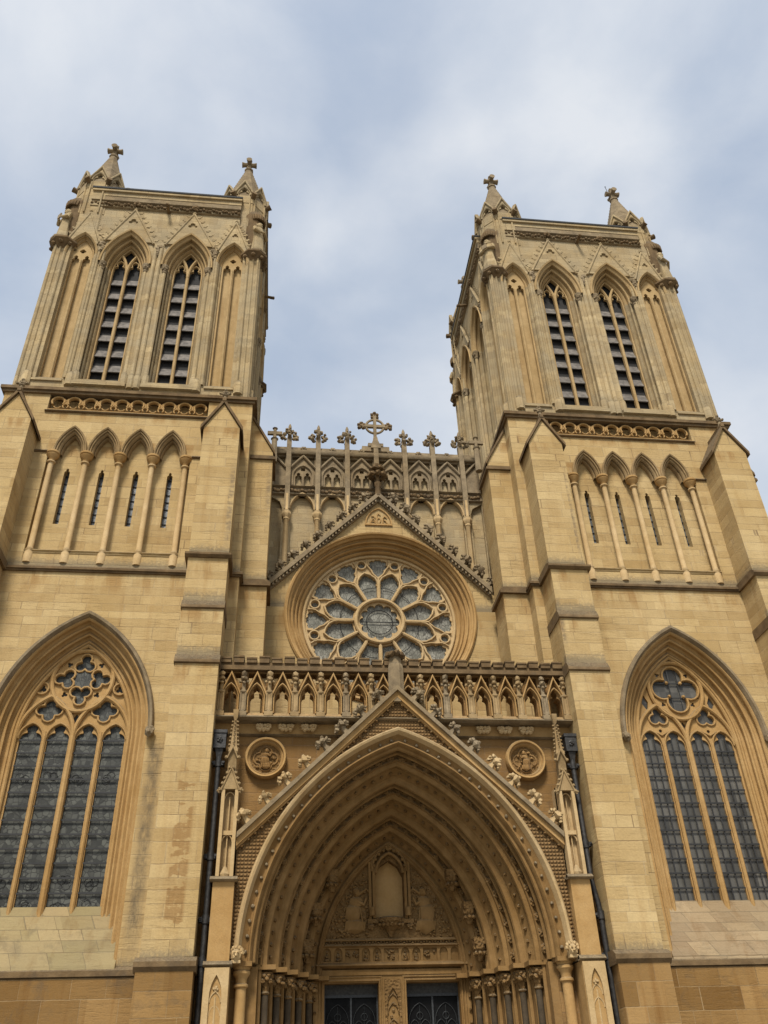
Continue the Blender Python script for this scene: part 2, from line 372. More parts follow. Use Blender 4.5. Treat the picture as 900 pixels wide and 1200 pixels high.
# ------------------------------------------------------------------ object helpers
def empty(name, loc=(0, 0, 0)):
    o = bpy.data.objects.new(name, None); COL.objects.link(o); o.location = loc; return o
def tag(o, label=None, cat=None, group=None, kind=None):
    for k, v in (('label', label), ('category', cat), ('group', group), ('kind', kind)):
        if v: o[k] = v
    return o
CATH = empty('cathedral')
tag(CATH, 'honey limestone gothic cathedral front with twin towers, rose window and deep pointed portal', 'cathedral')
ORI = [(0, 0, 0, 0)]
TX = 8.44; TC = 3.85
TW = [(-TX, 0, 0, 0), (TX, 0, 0, 0)]
FACES = [(sx * TX, TC, 0, k * pi / 2) for sx in (-1, 1) for k in range(4)]
def P(name, mb, mat, parent=None, places=None, smooth=35, label=None):
    me = mb.mesh(name, M[mat] if isinstance(mat, str) else mat, smooth)
    par = parent if parent is not None else CATH
    out = []
    if isinstance(par, list):
        for p in par:
            o = bpy.data.objects.new(name, me); COL.objects.link(o); o.parent = p; out.append(o)
            if label: o['label'] = label
        return out
    for x, y, z, r in (places or ORI):
        o = bpy.data.objects.new(name, me); COL.objects.link(o); o.parent = par
        o.location = (x, y, z); o.rotation_euler = (0, 0, r); out.append(o)
        if label: o['label'] = label
    return out

S1, S2 = 14.87, 21.77
def string_prof(y, z, h=.16, p=.12):       # a projecting moulded string: (y, z) polygon, wall face at y, top at z
    return [(y + .05, z + .02), (y, z + .02), (y - p, z - .05), (y - p - .01, z - h * .62), (y - p * .35, z - h), (y + .05, z - h)]

# ================================================================== TOWERS: lower stages
HW = 4.03
win_k = 1.71; win_zs = 10.05
wall = MB()
hole = arch(1.98, win_k, win_zs, 4.45, 16)
wall.plate([(-HW, 4.38), (HW, 4.38), (HW, S1 - .02), (-HW, S1 - .02)], [hole], 0, 1.0)
wall.box(-HW, HW, 1.0, 8.0, 4.38, S1)
P('lower_tower_wall', wall, 'ashlar', places=TW, smooth=0)
pl = MB().box(-HW - .02, HW + .02, -.1, 8.1, 0, 4.36)
P('plinth_wall', pl, 'ochre', places=TW, smooth=0)

# upper stage with the blind arcade
ap = 1.03; ac = [(-1.5 + i) * ap for i in range(4)]
azs = 19.15; ak = kk(.51, 1.05); ai = .41
out = [(-2.2, 15.15), (-2.2, azs - .02)]
for c in ac: out += arch(ai, ak, azs, None, 8, c)
out += [(2.2, azs - .02), (2.2, 15.15)]
wall = MB().plate([(-HW, S1), (HW, S1), (HW, S2), (-HW, S2)], [out, [(-2.58, 20.9), (2.58, 20.9), (2.58, 21.62), (-2.58, 21.62)]], 0, .3)
wall.box(-HW, HW, .75, 8, S1, S2)
slits = [lightpts((-1.5 + i) * 1.057, .085, 16.6, 18.55, 1.3) for i in range(4)]
wall.plate([(-2.4, 15.0), (2.4, 15.0), (2.4, 20.6), (-2.4, 20.6)], slits, .3, .7)
wall.box(-HW, -2.4, .3, .75, S1, S2); wall.box(2.4, HW, .3, .75, S1, S2)
wall.box(-2.6, 2.6, .33, .74, 20.6, S2 - .01)
P('upper_tower_wall', wall, 'ashlar', places=TW, smooth=0)
for i in range(4):
    c = (-1.5 + i) * 1.057
    w = P('slit_window', MB().box(c - .12, c + .12, .52, .56, 16.5, 18.8), 'glassSlit', places=TW, smooth=0)
    b = MB()
    for z in [16.85 + .28 * j for j in range(7)]: b.box(c - .085, c + .085, .49, .51, z - .012, z + .012)
    P('glazing_bar', b, 'bar', parent=w, smooth=0)
ar = P('blind_arcade', MB().box(-2.2, 2.2, .02, .30, 15.05, 15.38).prism_x([(.0, 15.38), (.0, 15.43), (-.04, 15.45), (.04, 15.52), (.30, 15.52), (.30, 15.38)], -2.2, 2.2), 'ashlar', places=TW)
for c in ac:
    m = MB().arch_loft([(.515, .01), (.515, -.07), (.49, -.11), (.455, -.09), (.445, -.03), (.43, -.05), (.40, -.04), (.395, .02), (.38, .03), (.36, .0), (.33, .03), (.32, .09), (.345, .1), (.34, .15), (.31, .13), (.285, .16), (.285, .3)], ak, azs, None, 10, c)
    P('arcade_arch', m, 'hood', parent=ar, smooth=40)
for i in range(5):
    x = (-2 + i) * ap
    P('shaft', MB().lathe([(.13, 15.05), (.13, 15.40), (.10, 15.46), (.115, 15.52), (.085, 15.58), (.083, 18.72), (.13, 18.74), (.13, 18.78), (.085, 18.8)], x, .06, 12), 'goldlight', parent=ar)
    P('capital', MB().lathe([(.085, 18.8), (.11, 18.9), (.19, 18.99), (.2, 19.03), (.17, 19.05), (.21, 19.08), (.21, 19.14), (.19, 19.16), (.05, 19.17)], x, .06, 12), 'gold', parent=ar)
for sg in (-1, 1):
    P('hood_string', MB().prism_x(string_prof(0, 19.2, .1, .06), min(sg * 2.24, sg * 2.63), max(sg * 2.24, sg * 2.63)), 'lichen', parent=ar)
# pierced band
bd = MB().bar([(-2.58, 20.925), (2.58, 20.925)], .06, .16, .0).bar([(-2.58, 21.60), (2.58, 21.60)], .06, .16, .0)
for i in range(10):
    c = -2.56 + .512 * (i + .5)
    bd.bar(arcp(c, 21.30, .20, -35, 215, 12), .06, .12, .02)
    bd.bar(arcp(c, 21.13, .115, 200, 340, 6), .045, .1, .03)
    if i < 9:
        bd.bar(arcp(c + .256, 21.12, .09, -60, 240, 8), .045, .1, .03)
        bd.bar([(c + .256, 21.2), (c + .256, 21.32), (c + .19, 21.42)], .05, .1, .03).bar([(c + .256, 21.32), (c + .32, 21.42)], .05, .1, .03)
band = P('pierced_frieze', bd, 'gold', places=TW)
P('frieze_ledge', MB().prism_x(string_prof(0, 20.88, .1, .07), -2.63, 2.63).prism_x(string_prof(0, 21.70, .07, .05), -2.63, 2.63), 'lichen', parent=band)

# strings all round
def ring(mb, prof_fn, x, y0, y1):
    pr = prof_fn
    mb.prism_x([(y, z) for y, z in pr(y0)], -x, x)
    return mb
def wrap(z, x, y0, y1, h, p):   # box-like moulded string round a rectangle
    mb = MB()
    for dz0, dz1, q in ((-h * .55, 0, p), (-h, -h * .55, p * .55)):
        mb.box(-x - q, x + q, y0 - q, y1 + q, z + dz0, z + dz1)
    # sloped top
    a = [(-x - p, y0 - p), (x + p, y0 - p), (x + p, y1 + p), (-x - p, y1 + p)]
    b = [(-x, y0), (x, y0), (x, y1), (-x, y1)]
    mb.loft([[(u, v, z + .001) for u, v in a], [(u, v, z + .09) for u, v in b]], True)
    return mb
P('string_course', wrap(S1, HW, 0, 8, .13, .1), 'lichen', places=TW, smooth=0)
P('string_course', wrap(S2, HW, 0, 8, .22, .14), 'lichen', places=TW, smooth=0)
P('string_course', wrap(4.5, HW, 0, 8, .2, .14), 'lichen', places=TW, smooth=0)

# buttresses (front ones; origin of the mesh at the tower axis)
stages = [(0, 4.36, -1.25, .60), (4.36, 11.5, -1.16, .56), (11.5, 13.15, -1.08, .56), (13.15, S1, -1.02, .56), (S1, 19.65, -.95, .56)]
for sx in (-3.19, 3.19):
    mb = MB()
    for z0, z1, y, h in stages[1:]: mb.box(sx - h, sx + h, y, .04, z0, z1)
    mb.plate([(sx - .56, 19.65), (sx + .56, 19.65), (sx, 20.66)], [], -.95, .04)
    bt = P('buttress', mb, 'ashlar', places=TW, smooth=0)
    P('buttress_foot', MB().box(sx - .60, sx + .60, -1.25, .0, 0, 4.36), 'ochre', parent=bt, smooth=0)
    for z, y, y2 in ((11.5, -1.16, -1.08), (13.15, -1.08, -1.02)):
        wm = MB().prism_x([(.0, z + .22), (y2, z + .22), (y - .05, z + .03), (y - .06, z - .05), (y + .03, z - .09), (.0, z - .09)], sx - .585, sx + .585)
        P('weathering', wm, 'lichen', parent=bt)
    for z, y, h in ((S1, -1.02, .13), (4.5, -1.2, .2)):
        sm = MB().prism_x([(.0, z + .1), (-.95 if z > 9 else -1.16, z + .1), (y - .12, z), (y - .12, z - h * .5), (y - .04, z - h), (.0, z - h)], sx - .65, sx + .65)
        P('buttress_string', sm, 'lichen', parent=bt)
    cp = MB()
    for s in (-1, 1):
        cp.plate([(sx + s * .66, 19.52), (sx + s * .66, 19.66), (sx, 20.84), (sx, 20.68)], [], -1.03, .02)
    cp.prism_x([(-1.05, 20.72), (-1.05, 20.86), (.02, 20.86), (.02, 20.72)], sx - .06, sx + .06)
    P('gable_coping', cp, 'lichen', parent=bt, smooth=0)
    fn = MB().lathe([(.07, 20.8), (.05, 21.0), (.09, 21.04), (.05, 21.1), (.04, 21.16)], sx, -.92, 8)
    fn.foliage(sx, -.92, 21.13, .13, 6).lump(sx, -.92, 21.28, .06)
    fn.lump(sx - .15, -.92, 21.13, .06).lump(sx + .15, -.92, 21.13, .06)
    P('finial', fn, 'crisp', parent=bt)
# side buttresses
for s in (-1, 1):
    mb = MB()
    def bx(a, b, y0, y1, z0, z1): mb.box(min(s * a, s * b), max(s * a, s * b), y0, y1, z0, z1)
    bx(4.0, 4.79, .55, 1.67, S1, 19.7); bx(4.0, 4.83, .52, 1.67, 4.38, S1); bx(4.0, 4.9, .48, 1.7, 0, 4.38)
    mb.plate([(s * 4.0, 19.7), (s * 4.79, 19.7), (s * 4.79, 19.95), (s * 4.0, 21.45)], [], .55, 1.67)
    bt = P('side_buttress', mb, 'ashlar', places=TW, smooth=0)
    for nm, pts, ya, yb_ in (('side_coping', [(4.86, 19.84), (4.86, 19.98), (4.0, 21.6), (4.0, 21.46)], .48, 1.7),
                        ('side_string', [(4.88, 19.62), (4.88, 19.70), (4.80, 19.76), (4.02, 19.76), (4.02, 19.62)], .47, 1.7),
                        ('side_string', [(4.93, S1 - .12), (4.93, S1), (4.80, S1 + .09), (4.02, S1 + .09), (4.02, S1 - .12)], .42, 1.7),
                        ('side_string', [(5.0, 4.3), (5.0, 4.48), (4.84, 4.58), (4.02, 4.58), (4.02, 4.3)], .38, 1.7)):
        P(nm, MB().plate([(s * u, v) for u, v in pts], [], ya, yb_), 'lichen', parent=bt, smooth=0)

# ================================================================== BELFRY
BO = 1.15; bzs = 28.35; bk = 1.58
def sh(mb): return mb.shift(0, -TC, 0)
core = MB().box(-3.2, 3.2, -3.2, 3.2, S2, 32.3)  # solid black box stands in for the shaded hollow behind the louvres
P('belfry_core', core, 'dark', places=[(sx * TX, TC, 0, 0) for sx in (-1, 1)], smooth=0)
holes = [arch(.86, bk, bzs, 22.15, 12, c) for c in (-BO, BO)]
bln = [arch(.5, 1.0, 28.75, 22.15, 8, c) for c in (-2.84, 2.84)]
fw = MB().plate([(-3.84, S2), (3.84, S2), (3.84, 29.35), (3.50, 29.45), (3.42, 29.9), (2.95, 31.0), (2.95, 32.6), (-2.95, 32.6), (-2.95, 31.0), (-3.42, 29.9), (-3.50, 29.45), (-3.84, 29.35)], holes + bln, 0, .62)
for s in (-1, 1):     # corner shafts
    for x, r in ((3.80, .05), (3.62, .045), (3.44, .04)): fw.lathe([(r, 21.8), (r, 29.3)], s * x, .0, 8)
    for x in (1.98, 2.17): fw.lathe([(.055, 22.3), (.055, 29.3)], s * x, -.01, 8)
for x in (-.1, .1): fw.lathe([(.13, 21.95), (.13, 22.5), (.08, 22.62), (.08, 29.5)], x, -.01, 8)
for x in (-2.08, 2.08, -3.5, 3.5): fw.lathe([(.17, 21.95), (.16, 22.45), (.06, 22.6)], x, -.0, 8)
P('belfry_wall', sh(fw), 'belfry', places=FACES, smooth=35)
prof_b = [(.98, .01), (.98, -.06), (.95, -.12), (.90, -.1), (.89, -.02), (.86, .0), (.83, -.02), (.79, .02), (.79, .08), (.84, .13), (.83, .2), (.77, .23), (.72, .17), (.68, .2), (.67, .25), (.71, .30), (.69, .37), (.61, .33), (.58, .38), (.565, .45), (.565, .62)]
for c in (-BO, BO):
    # lower half of the jamb only (the arc part is covered by the first loft)
    fr = P('belfry_window', sh(MB().arch_loft(prof_b, bk, bzs, None, 14, c)), 'bgold', places=FACES, smooth=40)
    jb = MB()
    for s in (-1, 1):
        jb.loft([[(c + s * a, y, 22.1), (c + s * a, y, bzs)] for a, y in prof_b if a < .87])
        jb.lathe([(.13, 22.15), (.12, 22.6), (.075, 22.7), (.07, 28.0), (.07, 28.05)], c + s * .80, .03, 8)
    P('jamb', sh(jb), 'belfry', parent=fr)
    cp = MB()
    for s in (-1, 1):
        cp.lathe([(.075, 27.95), (.10, 28.0), (.08, 28.08), (.13, 28.25), (.15, 28.3), (.15, 28.36)], c + s * .80, .03, 8)
        cp.foliage(c + s * .80, -.05, 28.18, .12, 5)
    P('capital', sh(cp), 'crisp', parent=fr)
    tr = MB()
    for s in (-1, 1): tr.bar(lightpts(c + s * .275, .245, 28.3, 28.55, 1.25)[1:-1], .045, .1, .45)
    tr.bar([(c, 22.2), (c, 28.35)], .11, .15, .38)
    tr.bar(arch(.53, bk, bzs, 22.2, 12, c), .06, .15, .42)
    Rr = 2.13
    for s in (-1, 1):
        tr.bar([(c + s * (Rr - Rr * math.cos(t)), 28.3 + Rr * math.sin(t)) for t in [.49 * i / 6 for i in range(7)]], .11, .15, .38)
    P('tracery', sh(tr), 'bgold', parent=fr)
    lv = MB(); 
    for s in (-1, 1):
        for i in range(8):
            z = 22.42 + i * .76 + rnd.uniform(-.03, .03)
            x0, x1 = c + s * .27 - .24, c + s * .27 + .24
            lv.add([(x0, .50, z), (x1, .50, z), (x1, .66, z + .46), (x0, .66, z + .46), (x0, .53, z - .02), (x1, .53, z - .02), (x1, .69, z + .44), (x0, .69, z + .44)],
                   [(0, 1, 2, 3), (4, 7, 6, 5), (0, 4, 5, 1), (3, 2, 6, 7), (0, 3, 7, 4), (1, 5, 6, 2)])
    # ragged lower edges of boards
    P('louvres', sh(lv).shift(0, 0, 0), 'wood', parent=fr, smooth=0)
    sl = MB().prism_x([(.62, 22.75), (.46, 22.62), (-.02, 22.3), (-.06, 22.24), (.0, 22.18), (.62, 22.18)], c - .7, c + .7)
    sl.box(c - .9, c + .9, -.14, .1, 21.98, 22.12).box(c - .8, c + .8, -.08, .1, 22.12, 22.24)
    P('sill', sh(sl), 'belfry', parent=fr, smooth=0)
    # gablet over the arch
    gb = MB()
    hood = arch(.97, bk, bzs, None, 14, c)
    top = [p for p in hood if p[1] > 29.55]
    zap = 31.50
    gb.plate([(c - .88, 29.62)] + [(x, z + .02) for x, z in top if abs(x - c) < .84] + [(c + .88, 29.62), (c, zap)], [foil(c, 30.83, .17, 3, pi / 2, .5, 6, 1.15, 1)], -.07, .02)
    for s in (-1, 1): gb.bar([(c + s * .93, 29.55), (c, zap + .07)], .09, .1, -.11)
    g = P('gablet', sh(gb), 'belfry', places=FACES)
    ck = MB()
    for s in (-1, 1):
        for i in range(7):
            t = (i + .6) / 7.2
            x, z = c + s * (.95 * (1 - t)), 29.6 + (zap - 29.55) * t
            ck.lump(x + s * .12, -.0, z + .06, .08, sy=.5); ck.lump(x + s * .19, -.0, z + .12, .055, sy=.5)
    ck.foliage(c, -.05, zap + .14, .09, 5)
    P('crockets', sh(ck), 'belfry', parent=g)
for c in (-2.84, 2.84):
    pb = [(.62, .01), (.62, -.05), (.58, -.09), (.54, -.05), (.52, .0), (.5, .0), (.485, .06), (.5, .1), (.46, .15), (.42, .13), (.40, .2), (.40, .4)]
    m = MB().arch_loft(pb[:], 1.0, 28.75, None, 10, c)
    n_ = P('blind_niche', sh(m), 'bgold', places=FACES, smooth=40)
    jb = MB()
    for s in (-1, 1): jb.loft([[(c + s * a, y, 22.1), (c + s * a, y, 28.75)] for a, y in pb[5:]])
    for s in (-1, 1): jb.lathe([(.06, 22.3), (.06, 28.75)], c + s * .58, -.02, 8)
    P('jamb', sh(jb), 'belfry', parent=n_)
    tr = MB().plate(arch(.42, 1.0, 28.75, 22.15, 8, c), [lightpts(c - .2, .14, 22.5, 28.62, 1.3), lightpts(c + .2, .14, 22.5, 28.62, 1.3), foil(c, 29.15, .12, 4, pi / 2)], .2, .3)
    tr.bar([(c, 22.4), (c, 28.6)], .08, .1, .14)
    P('tracery', sh(tr), 'bgold', parent=n_)
    P('niche_back', sh(MB().box(c - .45, c + .45, .36, .5, 22.1, 29.9)), 'bgold', parent=n_, smooth=0)
    P('sill', sh(MB().prism_x([(.4, 22.6), (.2, 22.5), (-.06, 22.22), (-.06, 22.14), (.4, 22.14)], c - .5, c + .5)), 'belfry', parent=n_, smooth=0)
    gb = MB().plate([(c - .56, 29.38)] + [q for q in arch(.61, 1.0, 28.75, None, 10, c) if q[1] > 29.3] + [(c + .56, 29.38), (c, 31.15)], [foil(c, 30.4, .13, 3, pi / 2, .5, 6)], -.06, .0)
    for s in (-1, 1): gb.bar([(c + s * .6, 29.45), (c, 31.22)], .08, .1, -.1)
    g = P('gablet', sh(gb), 'belfry', places=FACES)
    ck = MB()
    for s in (-1, 1):
        for i in range(6):
            t = (i + .5) / 6.2; x, z = c + s * .6 * (1 - t), 29.5 + 1.7 * t
            ck.lump(x + s * .1, -.0, z + .05, .07, sy=.5); ck.lump(x + s * .17, -.0, z + .11, .05, sy=.5)
    ck.foliage(c, -.05, 31.32, .08, 5)
    P('crockets', sh(ck), 'belfry', parent=g)
lm = MB()
for x in (-2.12, 0, 2.12):
    for i in range(6): lm.lump(x + rnd.uniform(-.06, .06), -.05, 29.4 - i * .09, .12 - i * .012, sy=.7)
P('foliage_boss', sh(lm), 'crisp', places=FACES)
co = MB().prism_x(string_prof(0, 32.10, .08, .1), -2.95, 2.95).prism_x(string_prof(0, 31.72, .08, .08), -2.95, 2.95).box(-2.95, 2.95, -.04, .1, 32.1, 32.4)
pp = P('parapet_cornice', sh(co), 'crisp', places=FACES)
fl = MB()
for i in range(46):
    x = -2.9 + 5.8 * i / 45; fl.lump(x, -.05, 31.88 + .05 * math.sin(i * 1.9), .075, sy=.8)
for x in (-1.15, 1.15): fl.foliage(x, -.08, 31.95, .16)
P('carved_frieze', sh(fl), 'lichen', parent=pp)
P('parapet_coping', sh(MB().box(-2.98, 2.98, -.14, .5, 32.62, 32.74).box(-2.96, 2.96, -.06, .5, 32.4, 32.62)), 'belfry', parent=pp, smooth=0)
P('lead_flashing', sh(MB().box(-3.0, 3.0, -.17, .5, 32.745, 32.83)), 'lead', parent=pp, smooth=0)
P('gargoyle', sh(MB().tube([(.12, 0, 31.62), (.12, -.2, 31.6), (.12, -.4, 31.55)], [.08, .06, .07]).lump(.12, -.45, 31.55, .08)), 'lichen', parent=pp)
P('tower_roof', MB().lathe([(3.9, 32.2), (.3, 32.9)], 0, 0, 4, pi / 4), 'roof', places=[(sx * TX, TC, 0, 0) for sx in (-1, 1)], smooth=0)

# corner turrets with stone spirelets; rotated copies stand on the four corners
cx_, cy_ = 3.0, -2.85
tb = MB().lathe([(.98, 30.1), (.98, 33.3)], cx_, cy_, 8)
corner = [(sx * TX, TC, 0, k * pi / 2) for sx in (-1, 1) for k in range(4)]
tu = P('corner_turret', tb, 'belfry', places=corner, smooth=0)
sp = MB(); nr = 16; z0, z1, r0, r1 = 33.3, 36.3, .97, .13
prof = []
for i in range(nr):
    t = i / nr; r = r0 + (r1 - r0) * t; z = z0 + (z1 - z0) * t
    prof += [(r, z), (r - .012, z + (z1 - z0) / nr * .92), ]
sp.lathe(prof + [(r1, z1), (.2, z1 + .05), (.2, z1 + .12), (.11, z1 + .16)], cx_, cy_, 8)
P('spirelet', sp, 'crisp', parent=tu, smooth=20)
cr = MB().lathe([(.10, 36.4), (.09, 36.55), (.1, 37.15), (.03, 37.2)], cx_, cy_, 8)
for dx, dy in ((1, 0), (-1, 0), (0, 1), (0, -1)):
    cr.tube([(cx_, cy_, 36.85), (cx_ + dx * .2, cy_ + dy * .2, 36.85), (cx_ + dx * .32, cy_ + dy * .32, 36.85)], [.10, .10, .13])
cr.lump(cx_, cy_, 37.16, .13).lump(cx_, cy_, 36.85, .15)
P('cross', cr, 'crisp', parent=tu)
gb = MB(); gd = MB()
for k in range(8):
    a = 2 * pi * k / 8; rr = .98 * math.cos(pi / 8) + .02
    h = .98 * math.sin(pi / 8)
    loc = MB().plate([(-h, 32.8), (h, 32.8), (h, 33.45), (0, 34.15), (-h, 33.45)], [lightpts(0, .21, 32.82, 33.35, 1.4)], 0, .12)
    loc.arch_loft([(.30, .0), (.29, -.06), (.25, -.04), (.23, .02), (.23, .1)], .35, 33.3, None, 6)
    loc.bar([(-.27, 31.2), (-.27, 33.15)], .06, .08, -.05); loc.bar([(.27, 31.2), (.27, 33.15)], .06, .08, -.05)
    for s in (-1, 1): loc.bar([(s * (h + .06), 33.3), (0, 34.24)], .08, .14, -.08)
    for v in (loc.v,):
        gb.add([(cx_ + (rr - y) * math.cos(a) - x * math.sin(a), cy_ + (rr - y) * math.sin(a) + x * math.cos(a), z) for x, y, z in v], loc.f)
    a2 = a + pi / 8
    gd.tube([(cx_ + .9 * math.cos(a2), cy_ + .9 * math.sin(a2), 33.15), (cx_ + 1.04 * math.cos(a2), cy_ + 1.04 * math.sin(a2), 33.2), (cx_ + 1.2 * math.cos(a2), cy_ + 1.2 * math.sin(a2), 33.25)], [.12, .1, .12])
P('turret_gablets', gb, 'belfry', parent=tu, smooth=30)
P('gargoyles', gd, 'lichen', parent=tu)
bl = MB()
for k in range(8):
    a = 2 * pi * k / 8; rr = .98 * math.cos(pi / 8) + .005
    q = MB().plate(arch(.2, .25, 34.05, 31.0, 4), [], -.004, .0, False)
cb = MB().lathe([(.2, 28.95), (.33, 29.12), (.48, 29.3), (.55, 29.36), (.55, 29.44), (.45, 29.5)], 3.62, -3.6, 8)
for i in range(8):
    a = 2 * pi * i / 8; cb.lump(3.62 + .44 * math.cos(a), -3.6 + .44 * math.sin(a), 29.2, .09)
P('statue_corbel', cb, 'lichen', parent=tu)
cn = MB().lathe([(.30, 29.5), (.30, 30.1), (.42, 30.6), (.42, 31.6), (.46, 31.95), (.3, 32.3)], 3.48, -3.46, 8)
for q in range(-4, 5):
    t = -pi / 4 + q * pi / 10
    cn.tube([(3.64 + .30 * math.cos(t), -3.60 + .30 * math.sin(t), 31.62), (3.62 + .31 * math.cos(t), -3.58 + .31 * math.sin(t), 31.85), (3.5 + .16 * math.cos(t), -3.45 + .16 * math.sin(t), 32.3)], [.045, .07, .07], 6)
cn.lathe([(.29, 31.70), (.32, 31.76), (.31, 31.95), (.12, 32.35)], 3.62, -3.58, 8)
P('statue_canopy', cn, 'lichen', parent=tu)
# lightning rod on one spirelet
P('lightning_rod', MB().tube([(11.38, .95, 35.9), (11.22, .95, 36.9), (11.18, .95, 37.35)], .014, 5).lump(11.18, .95, 37.35, .03), 'iron')

# ================================================================== BIG WINDOWS
def big_window(cx, style):
    sgm = 'gold'
    prof = [(1.985, .002), (1.94, -.012), (1.905, .02), (1.90, .05), (1.935, .10), (1.925, .16), (1.87, .19), (1.81, .165), (1.775, .18), (1.77, .22), (1.81, .27), (1.80, .33), (1.745, .37), (1.68, .335), (1.645, .35), (1.64, .39), (1.675, .43), (1.66, .49), (1.60, .52), (1.54, .475), (1.51, .48), (1.49, .52), (1.515, .57), (1.49, .61), (1.42, .62), (1.42, .8)]
    w = P('pointed_window', MB().arch_loft(prof, win_k, win_zs, 4.4, 18), 'gold', places=[(cx, 0, 0, 0)], smooth=40,
          label='tall four light traceried window in the left tower' if cx < 0 else 'tall four light traceried window in the right tower')
    hm = MB()
    hp = [(2.13, .0), (2.13, -.07), (2.09, -.13), (2.03, -.12), (2.0, -.06), (1.975, -.02)]
    hm.arch_loft(hp + [(1.975, .02)], win_k, win_zs, None, 20)
    for s in (-1, 1):
        hm.box(s * 2.06 - .085, s * 2.06 + .085, -.15, 0, win_zs - .08, win_zs + .02)
    P('hood_mould', hm, 'crisp', parent=w)
    hs = MB()
    for s in (-1, 1): hs.lump(s * 2.06, -.14, win_zs - .08, .13, sz=1.15).lump(s * 2.06, -.24, win_zs - .1, .05).foliage(s * 2.06, -.12, win_zs - .02, .13, 5)
    P('hood_stop', hs, 'crisp', parent=w)
    zb = 5.5
    lights = [lightpts(c, .275, zb + .2, 10.02, 1.05) for c in (-1.06, -.36, .36, 1.06)]
    holes = list(lights); y = .60
    ring_r = .80
    if style == 'L':
        for s in (-1, 1):
            holes.append(foil(s * .715, 10.80, .325, 4, pi / 2, .46, 6, 1.0, .92))
            holes.append(foil(s * 1.02, 11.42, .115, 3, pi / 2, .5, 5))
        for k in range(4):
            a = pi / 2 + k * pi / 2
            holes.append(foil(.45 * math.cos(a), 11.70 + .45 * math.sin(a), .275, 3, a, .5, 7))
        for k in range(4):
            a = pi / 4 + k * pi / 2
            holes.append(foil(.60 * math.cos(a), 11.70 + .62 * math.sin(a), .085, 3, a, .5, 4))
    else:
        for s in (-1, 1):
            holes.append(foil(s * .715, 10.84, .265, 3, pi / 2, .52, 8))
            holes.append([(s * .96, 11.02), (s * 1.10, 11.26), (s * 1.0, 11.52), (s * .9, 11.30)])
            holes.append(circle(s * .715, 10.44, .05, 8))
        holes.append(foil(0, 11.70, .68, 4, pi / 2, .44, 12))
        for k in range(4):
            a = pi / 4 + k * pi / 2
            holes.append(foil(.63 * math.cos(a), 11.70 + .65 * math.sin(a), .075, 3, a, .5, 4))
    holes.append([(0, 10.28), (.08, 10.6), (0, 10.72), (-.08, 10.6)])
    tr = MB().plate(arch(1.46, win_k, win_zs, zb, 16), holes, y, y + .12)
    yb = y - .11
    tr.bar([(0, zb - .25), (0, 10.1)], .15, .2, yb - .02)
    for s in (-1, 1):
        tr.bar([(s * .71, zb - .1), (s * .71, 10.2)], .10, .16, yb + .02)
        tr.bar(arch(.71, kk(.71, 1.14), 10.05, None, 12, s * .715), .11, .16, yb)
        if style == 'L':
            tr.bar(foil(s * .715, 10.80, .35, 4, pi / 2, .46, 6, 1.0, .92), .05, .12, yb + .05, True)
            tr.bar(circle(s * 1.02, 11.42, .165, 16), .05, .12, yb + .04, True)
        else:
            tr.bar(foil(s * .715, 10.84, .295, 3, pi / 2, .52, 8), .05, .12, yb + .05, True)
            tr.bar([(s * .715 - .22, 10.42), (s * .715, 10.3), (s * .715 + .22, 10.42)], .05, .1, yb + .05)
    for c in (-1.06, -.36, .36, 1.06):
        tr.bar(arch(.32, .12, 10.02, None, 6, c), .055, .12, yb + .04)
    # big figure: a slightly egg-shaped ring
    ringp = [(ring_r * math.cos(t), 11.70 + (.84 if math.sin(t) > 0 else .93) * math.sin(t)) for t in [2 * pi * i / 40 for i in range(40)]]
    tr.bar(ringp, .11, .17, yb - .01, True)
    if style == 'L':
        for k in range(4):
            a = pi / 2 + k * pi / 2
            tr.bar(foil(.45 * math.cos(a), 11.70 + .45 * math.sin(a), .305, 3, a, .5, 7), .055, .12, yb + .04, True)
    else:
        tr.bar(foil(0, 11.70, .715, 4, pi / 2, .44, 12), .06, .12, yb + .03, True)
        for k in range(4):
            a = pi / 4 + k * pi / 2
            tr.lump(.30 * math.cos(a), yb + .1, 11.70 + .30 * math.sin(a), .06)
    tr.bar(arch(1.44, win_k, win_zs, zb - .2, 18), .10, .2, yb - .02)
    P('tracery', tr, 'gold', parent=w)
    P('glass', MB().plate(arch(1.45, win_k, win_zs, zb, 12), [], y + .06, y + .08), 'glassL' if style == 'L' else 'glassR', parent=w, smooth=0)
    bars = MB(); z = 6.25
    while z < 10.1:
        for c in (-1.06, -.36, .36, 1.06): bars.box(c - .28, c + .28, y - .005, y + .01, z - .02, z + .02)
        z += .34 if style == 'L' else .36
    if style == 'R':
        for c in (-1.06, -.36, .36, 1.06):
            for d in (-.095, .095): bars.box(c + d - .017, c + d + .017, y + .012, y + .02, 5.8, 10.25)
        for z in (11.45, 11.9): bars.box(-.68, .68, y + .0, y + .015, z - .015, z + .015)
        for x in (-.14, .14): bars.box(x - .012, x + .012, y + .02, y + .03, 11.05, 12.35)
    else:
        bars.rod(circle(0, 11.70, .30, 24), .02, y - .02, True)
        bars.plate(circle(0, 11.70, .285, 20), [], y - .01, y + .02)
        for c in (-1.06, -.36, .36, 1.06):   # fine leading of canopies over figures
            for z in (5.98, 6.5, 9.0):
                for q in range(3): bars.rod(circle(c + rnd.uniform(-.12, .12), z + rnd.uniform(-.1, .1), .1, 8), .006, y + .045, True, 4)
    P('glazing_bars', bars, 'bar', parent=w)
    if style == 'L':
        P('medallion', MB().plate(circle(0, 11.70, .27, 20), [], y - .02, y - .012), 'glassL', parent=w, smooth=0)
